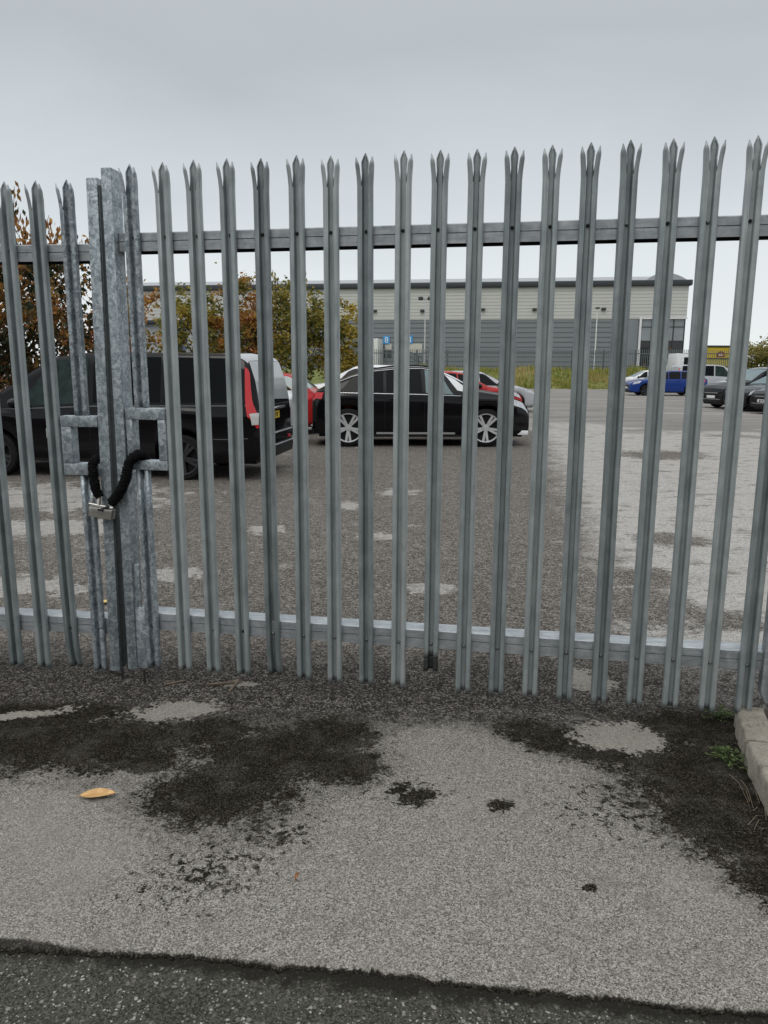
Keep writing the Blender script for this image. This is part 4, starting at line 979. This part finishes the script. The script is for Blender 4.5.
for k in range(17): pan.box(k*.162+.03, k*.162+.085, 0, .03, 1.35, 3.25)
panel = pan.build('fence_panel', FFM, FF); mb_ = MB(); mb_.box(0, 2.75, .03, .07, 1.75, 1.83); mb_.box(0, 2.75, .03, .07, 2.85, 2.93); rl = mb_.build('fence_rail', FFM, panel)
pb = MB(); pb.box(-.06, .04, .07, .17, 1.0, 3.2); post = pb.build('fence_post', FFM, FF)
for k in range(1, 22):
    for o in (panel, post):
        c = o.copy(); COL.objects.link(c); c.parent = FF; c.location = (k*2.75, 0, 0)
        if o is panel: c2_ = rl.copy(); COL.objects.link(c2_); c2_.parent = c

# ------------------------------------------------------------------ warehouse
WA = math.atan2(-9.8, 71.3); W0 = Vector((-33.1, 107.5, 0)); WH = 12.4
def fac(u, v, dy=0.):
    """point on the facade plane -> (s, z)"""
    dr = ray(u, v); nn = Vector((-sin(WA), cos(WA), 0)); t = (nn.dot(W0)+dy)/nn.dot(Vector((dr.x, dr.y, 0)))
    P = Vector((dr.x*t, dr.y*t, CH+dr.z*t)); return ((P-W0).dot(Vector((cos(WA), sin(WA), 0))), P.z)
def mat_clad(name, c0, c1, per, seam=None):
    n = N(name); p = n.obj(); X, Y, Z = n.sep(p)
    w = n.math('FRACT', n.math('MULTIPLY', Z, 1/per)); rib = n.sstep(n.math('ABSOLUTE', n.math('SUBTRACT', w, .5)), .30, .38)
    nz_ = n.noise(n.mapping(p, sc=(.25, 1, .06)), 1., 4, .6)
    c = n.mix(n.math('MULTIPLY', rib, .9), c0, c1); c = n.mix(n.math('MULTIPLY', n.sstep(nz_, .5, .7), .2), c, tuple(q*.75 for q in c0))
    n.set(base=c, rough=.5, metal=.1); n.bump(rib, .6, .05); return n.mat
CL_L = mat_clad('pale_wall_cladding', (.52, .52, .49), (.44, .44, .415), .42)
CL_D = mat_clad('grey_wall_cladding', (.19, .21, .22), (.11, .125, .133), .62)
CL_G = simple('plain_grey_panel', (.20, .22, .235), .5, .1, .06, .5)
GUT = simple('dark_gutter', (.035, .04, .045), .5, .1)
ROOFM = simple('grey_roof_sheet', (.33, .345, .36), .5, .2, .06, .4)
WGLASS = simple('sky_pale_office_glass', (.20, .225, .235), .06, 0, .3, .25, 0, .8); WG2 = simple('dark_office_glass', (.008, .010, .012), .05, 0, .3, .3, 0, .6)  # paler base of the upper panes stands in for reflected sky
MULL = simple('dark_window_mullion', (.03, .033, .036), .5)
WCOL = simple('white_steel_column', (.68, .69, .69), .5)
WB = thing('warehouse', 'long warehouse with pale cladding over grey cladding, beyond the car park', 'warehouse', W0, WA)
s1 = fac(688, 300)[0]; zs_ = fac(400, 320)[1]; gA = fac(638, 335)[0]; s0 = -6.0
m = MB(); m.box(s0, s1, 0, 60, zs_, WH-.3); m.build('upper_wall', CL_L, WB)
m = MB(); m.box(s0, gA-3.2, .06, 59.9, -.5, zs_); m.build('lower_wall', CL_D, WB)
m = MB(); m.box(gA-3.2, gA, .05, 59.9, -.5, zs_); m.build('plain_wall_panel', CL_G, WB)
m = MB(); m.box(s0-.4, s1+.35, -.45, 60.3, WH-.55, WH+.15); m.build('gutter', GUT, WB, bevel=.12)
m = MB(); rows = []
for k in range(13):
    t = k/12; rows.append([(s0-.2, t*60, WH+.15+3.*sin(pi*t)), (s1-.1, t*60, WH+.15+3.*sin(pi*t))])
m.grid(rows); m.build('roof', ROOFM, WB, smooth=60)
m = MB(); rows = []
dA, dB = fac(646, 280)[0], fac(691, 280)[0]
for k in range(15):
    t = k/14; x = dA+(dB-dA)*t; z = WH-.05+1.35*sin(pi*min(1., t*.62+.0 if t < .62 else .385+.615*(t-.62)/.38*.5+.0))**.9 if False else WH-.05+1.15*sin(pi*(t**.85))**.8
    rows.append([(x, .5, z), (x, 40, z)])
m.grid(rows); nb = 15; m.f.append(tuple(2*k for k in range(nb))); m.m.append(0); m.build('curved_roof_end', ROOFM, WB, smooth=60)
# glazed corner
g0, gz = fac(641, 320.5); g1 = fac(686, 330)[0]; gmid = fac(660, 341)[1]
m = MB(); m.box(gA+.3, s1-.15, .10, 59.8, gmid, zs_); m.build('upper_glazing', WGLASS, WB)
m = MB(); m.box(gA+.3, s1-.15, .10, 59.8, -.5, gmid); m.build('lower_glazing', WG2, WB)
m = MB()
for k in range(5):
    x = gA+.3+(s1-gA-.45)*k/4; m.box(x-.06, x+.06, .0, .1, -.5, zs_-.02)
for z in (zs_-1.0, gmid, gmid-2.0): m.box(gA+.3, s1-.15, .02, .1, z-.05, z+.05)
m.build('window_mullions', MULL, WB)
m = MB(); m.box(gA+.05, gA+.3, -.35, .1, -.5, zs_+.25); m.box(gA-.05, s1+.1, -.2, .0, zs_-.02, zs_+.12); m.build('white_column', WCOL, WB)
# vertical panel joints
m = MB()
for k in range(12):
    x = s0+4+k*6.4
    if x < gA-4: m.box(x-.03, x+.03, -.012, .0, zs_+.05, WH-.56)
m.build('cladding_joint', CL_L, WB)
for (u, v) in ((375, 311), (422.5, 311), (483, 309.5), (534.5, 309.5), (603.5, 309)):
    s, z = fac(u, v); m = MB(); m.box(s-.28, s+.28, -.35, -.002, z-.16, z+.16); m.build('wall_lamp', MULL, WB, bevel=.05)
SIGNB = simple('blue_dock_sign', (.05, .30, .62), .4); SIGNW = simple('white_sign_mark', (.75, .78, .8), .4)
for (u, v) in ((386.5, 340), (409.5, 339.5)):
    s, z = fac(u, v); m = MB(); m.box(s-.42, s+.42, -.06, .055, z-.52, z+.52); q = m.build('dock_sign', SIGNB, WB)
    m = MB()
    for (a, b, c, d_) in ((-.15, .15, .25, .36), (-.15, .15, -.05, .06), (-.15, .15, -.36, -.25), (-.2, -.1, .04, .26), (.1, .2, .04, .26), (-.2, -.1, -.27, -.04), (.1, .2, -.27, -.04)): m.box(s+a, s+b, -.072, -.062, z+c, z+d_)
    m.build('sign_number', SIGNW, q)
DOORC = simple('cream_dock_door', (.52, .50, .44), .6); DARKO = simple('dark_dock_opening', (.012, .012, .013), .7)
for (u0, u1, v0, v1, mt, nm) in ((385, 391.5, 343.5, 350, DOORC, 'dock_door'), (408, 422, 343.5, 353, DOORC, 'dock_door'), (384, 391.5, 350.5, 358, DARKO, 'dock_opening'), (144, 162, 332, 352, DARKO, 'dock_opening')):
    a, zt = fac(u0, v0); b, zb = fac(u1, v1); m = MB(); m.box(a, b, .02, .052, zb, zt); m.build(nm, mt, WB)
BLUED = simple('dark_blue_door', (.06, .09, .22), .5)
a, zt = fac(171, 327); b, zb = fac(186, 352); m = MB(); m.box(a, b, -.05, .05, zb, zt); m.build('blue_dock_door', BLUED, WB)
a, zt = fac(120, 319); b, zb = fac(190, 323); m = MB(); m.box(a, b, -.9, .05, zb, zb+.35); m.build('dock_canopy', GUT, WB)
m = MB(); m.box(s0, fac(196, 330)[0], -.012, .058, -.5, zs_-.8); m.build('pale_base_wall', simple('pale_grey_panel', (.34, .36, .38), .5), WB)
# white trailer at the dock
TRL = thing('trailer', 'tall white box trailer backed against the warehouse near the blue signs', 'trailer', W0+Vector((cos(WA), sin(WA), 0))*fac(377.5, 350)[0]+Vector((-.3, -3.0, 0)), WA)
m = MB(); m.box(-.72, .72, -2.4, 2.4, 1.3, 5.25); m.build('box_body', simple('white_trailer_side', (.62, .62, .59), .5), TRL, bevel=.04)
m = MB(); m.box(-.6, .6, -2.3, 2.3, .9, 1.3)
for y in (-1.5, .2, 1.5): m.lathe([(.0001, -.02), (.48, -.02), (.48, .2), (.0001, .2)], 16, Matrix.Translation((.45, y, .48)) @ Matrix.Rotation(pi/2, 4, 'Z'))
m.build('chassis', TYRE, TRL)
# lamp posts
POLE = simple('pale_lamp_column', (.5, .51, .51), .5)
b_ = at(424.5, 362, 92); LP = thing('lamp_post', 'tall lamp post with two dark floodlights before the warehouse wall', 'lamp post', (b_.x, 92, .0), 0)
m = MB(); m.tube([(0, 0, 0), (0, 0, 9.6)], [.10, .06], 10); m.build('column', POLE, LP, smooth=60)
m = MB(); m.box(-.55, .55, -.04, .04, 9.55, 9.63); m.build('cross_arm', MULL, LP)
for sd in (-1, 1):
    m = MB(); m.box(sd*.55-.28, sd*.55+.28, -.2, .2, 9.45, 9.85, Matrix.Translation((0, 0, 0))); m.build('floodlight', MULL, LP, bevel=.06)
b_ = at(594.5, 362, 88); LP2 = thing('lamp_post', 'thin white lamp post before the right part of the warehouse', 'lamp post', (b_.x, 88, 0), 0)
m = MB(); m.tube([(0, 0, 0), (0, 0, 8.3)], [.09, .05], 10); m.build('column', WCOL, LP2, smooth=60)
m = MB(); m.box(-.22, .22, -.3, .2, 8.25, 8.42); m.build('lantern', MULL, LP2, bevel=.04)
# steps railing by the dock
RLG = thing('stair_railing', 'dark metal stair railing beside the cream dock door', 'railing', (at(410, 360, 98).x, 98, 0), WA)
m = MB()
for k in range(5): m.tube([(k*.55, 0, 1.0), (k*.55, 0, 3.6-k*.28)], .05, 6)
m.tube([(0, 0, 3.6), (2.2, 0, 2.5)], .05, 6); m.tube([(0, 0, 2.9), (2.2, 0, 1.8)], .05, 6); m.build('rail_frame', MULL, RLG)

# ------------------------------------------------------------------ unseen dark building added behind the camera for the cars' reflections
BRK = simple('backdrop_brick', (.16, .09, .065), .85, 0, .3, 3)
OB = thing('reflection_backdrop', 'long dark unseen building added behind the camera for the cars to mirror', 'backdrop', (0, -19, 0))
m = MB(); m.box(-45, 45, -12, 0, -.1, 6.5); m.build('backdrop_wall', BRK, OB)
m = MB(); m.box(-45.4, 45.4, -12.4, .4, 6.5, 7.0); m.build('roof_edge', GUT, OB)
for k in range(9):
    m = MB(); m.box(-38+k*9, -34.5+k*9, -.05, .03, 1.2, 3.4); m.build('backdrop_window', GLASS, OB)

# ------------------------------------------------------------------ yellow cabin with emblem
YEL = simple('bright_yellow_cabin_paint', (.66, .47, .02), .45, 0, .06, .6); YEL2 = simple('faded_yellow_panel', (.50, .42, .10), .6, 0, .12, .8)
pA, pB = at(708, 346, 70), at(734, 362, 70)
YC = thing('yellow_cabin', 'yellow site cabin with a red arched emblem, far behind the right-hand cars', 'cabin', (pA.x, 70, 0), 0)
wd_ = pB.x-pA.x+.6; m = MB(); m.box(0, wd_, 0, 3, 2.55, 3.55); m.build('upper_panel', YEL, YC)
m = MB(); m.box(.05, wd_-.05, .03, 2.95, .0, 2.55); m.build('lower_panel', YEL2, YC)
m = MB(); m.box(-.08, wd_+.08, -.1, 3.1, 3.55, 3.70); m.build('roof_edge', GUT, YC)
m = MB(); m.box(0, wd_, -.03, .0, 2.5, 2.58); m.build('trim_line', GUT, YC)
ec = at(720.7, 353.0, 70).x-pA.x; ez = 2.78
def arc(r0, r1, y, mat, nm, par):
    m = MB(); P = [[(ec+r*cos(pi*k/16), y, ez+r*sin(pi*k/16)) for k in range(17)] for r in (r0, r1)]
    m.grid(P); P2 = [[(x, y+.012, z) for x, _, z in q] for q in P]; m.grid(P2); return m.build(nm, mat, par)
EMR = simple('dark_red_emblem', (.22, .03, .02), .5); EMO = simple('orange_emblem', (.75, .32, .12), .5); EMW = simple('cream_emblem', (.8, .7, .55), .5)
em = arc(.27, .40, -.03, EMR, 'emblem_arch', YC); arc(.15, .27, -.025, EMO, 'emblem_ring', em); arc(.001, .15, -.025, EMW, 'emblem_sun', em)
m = MB(); m.box(ec-.40, ec+.40, -.028, -.012, ez-.10, ez-.004); m.build('emblem_base', EMR, em)

print('objects', len(COL.objects))
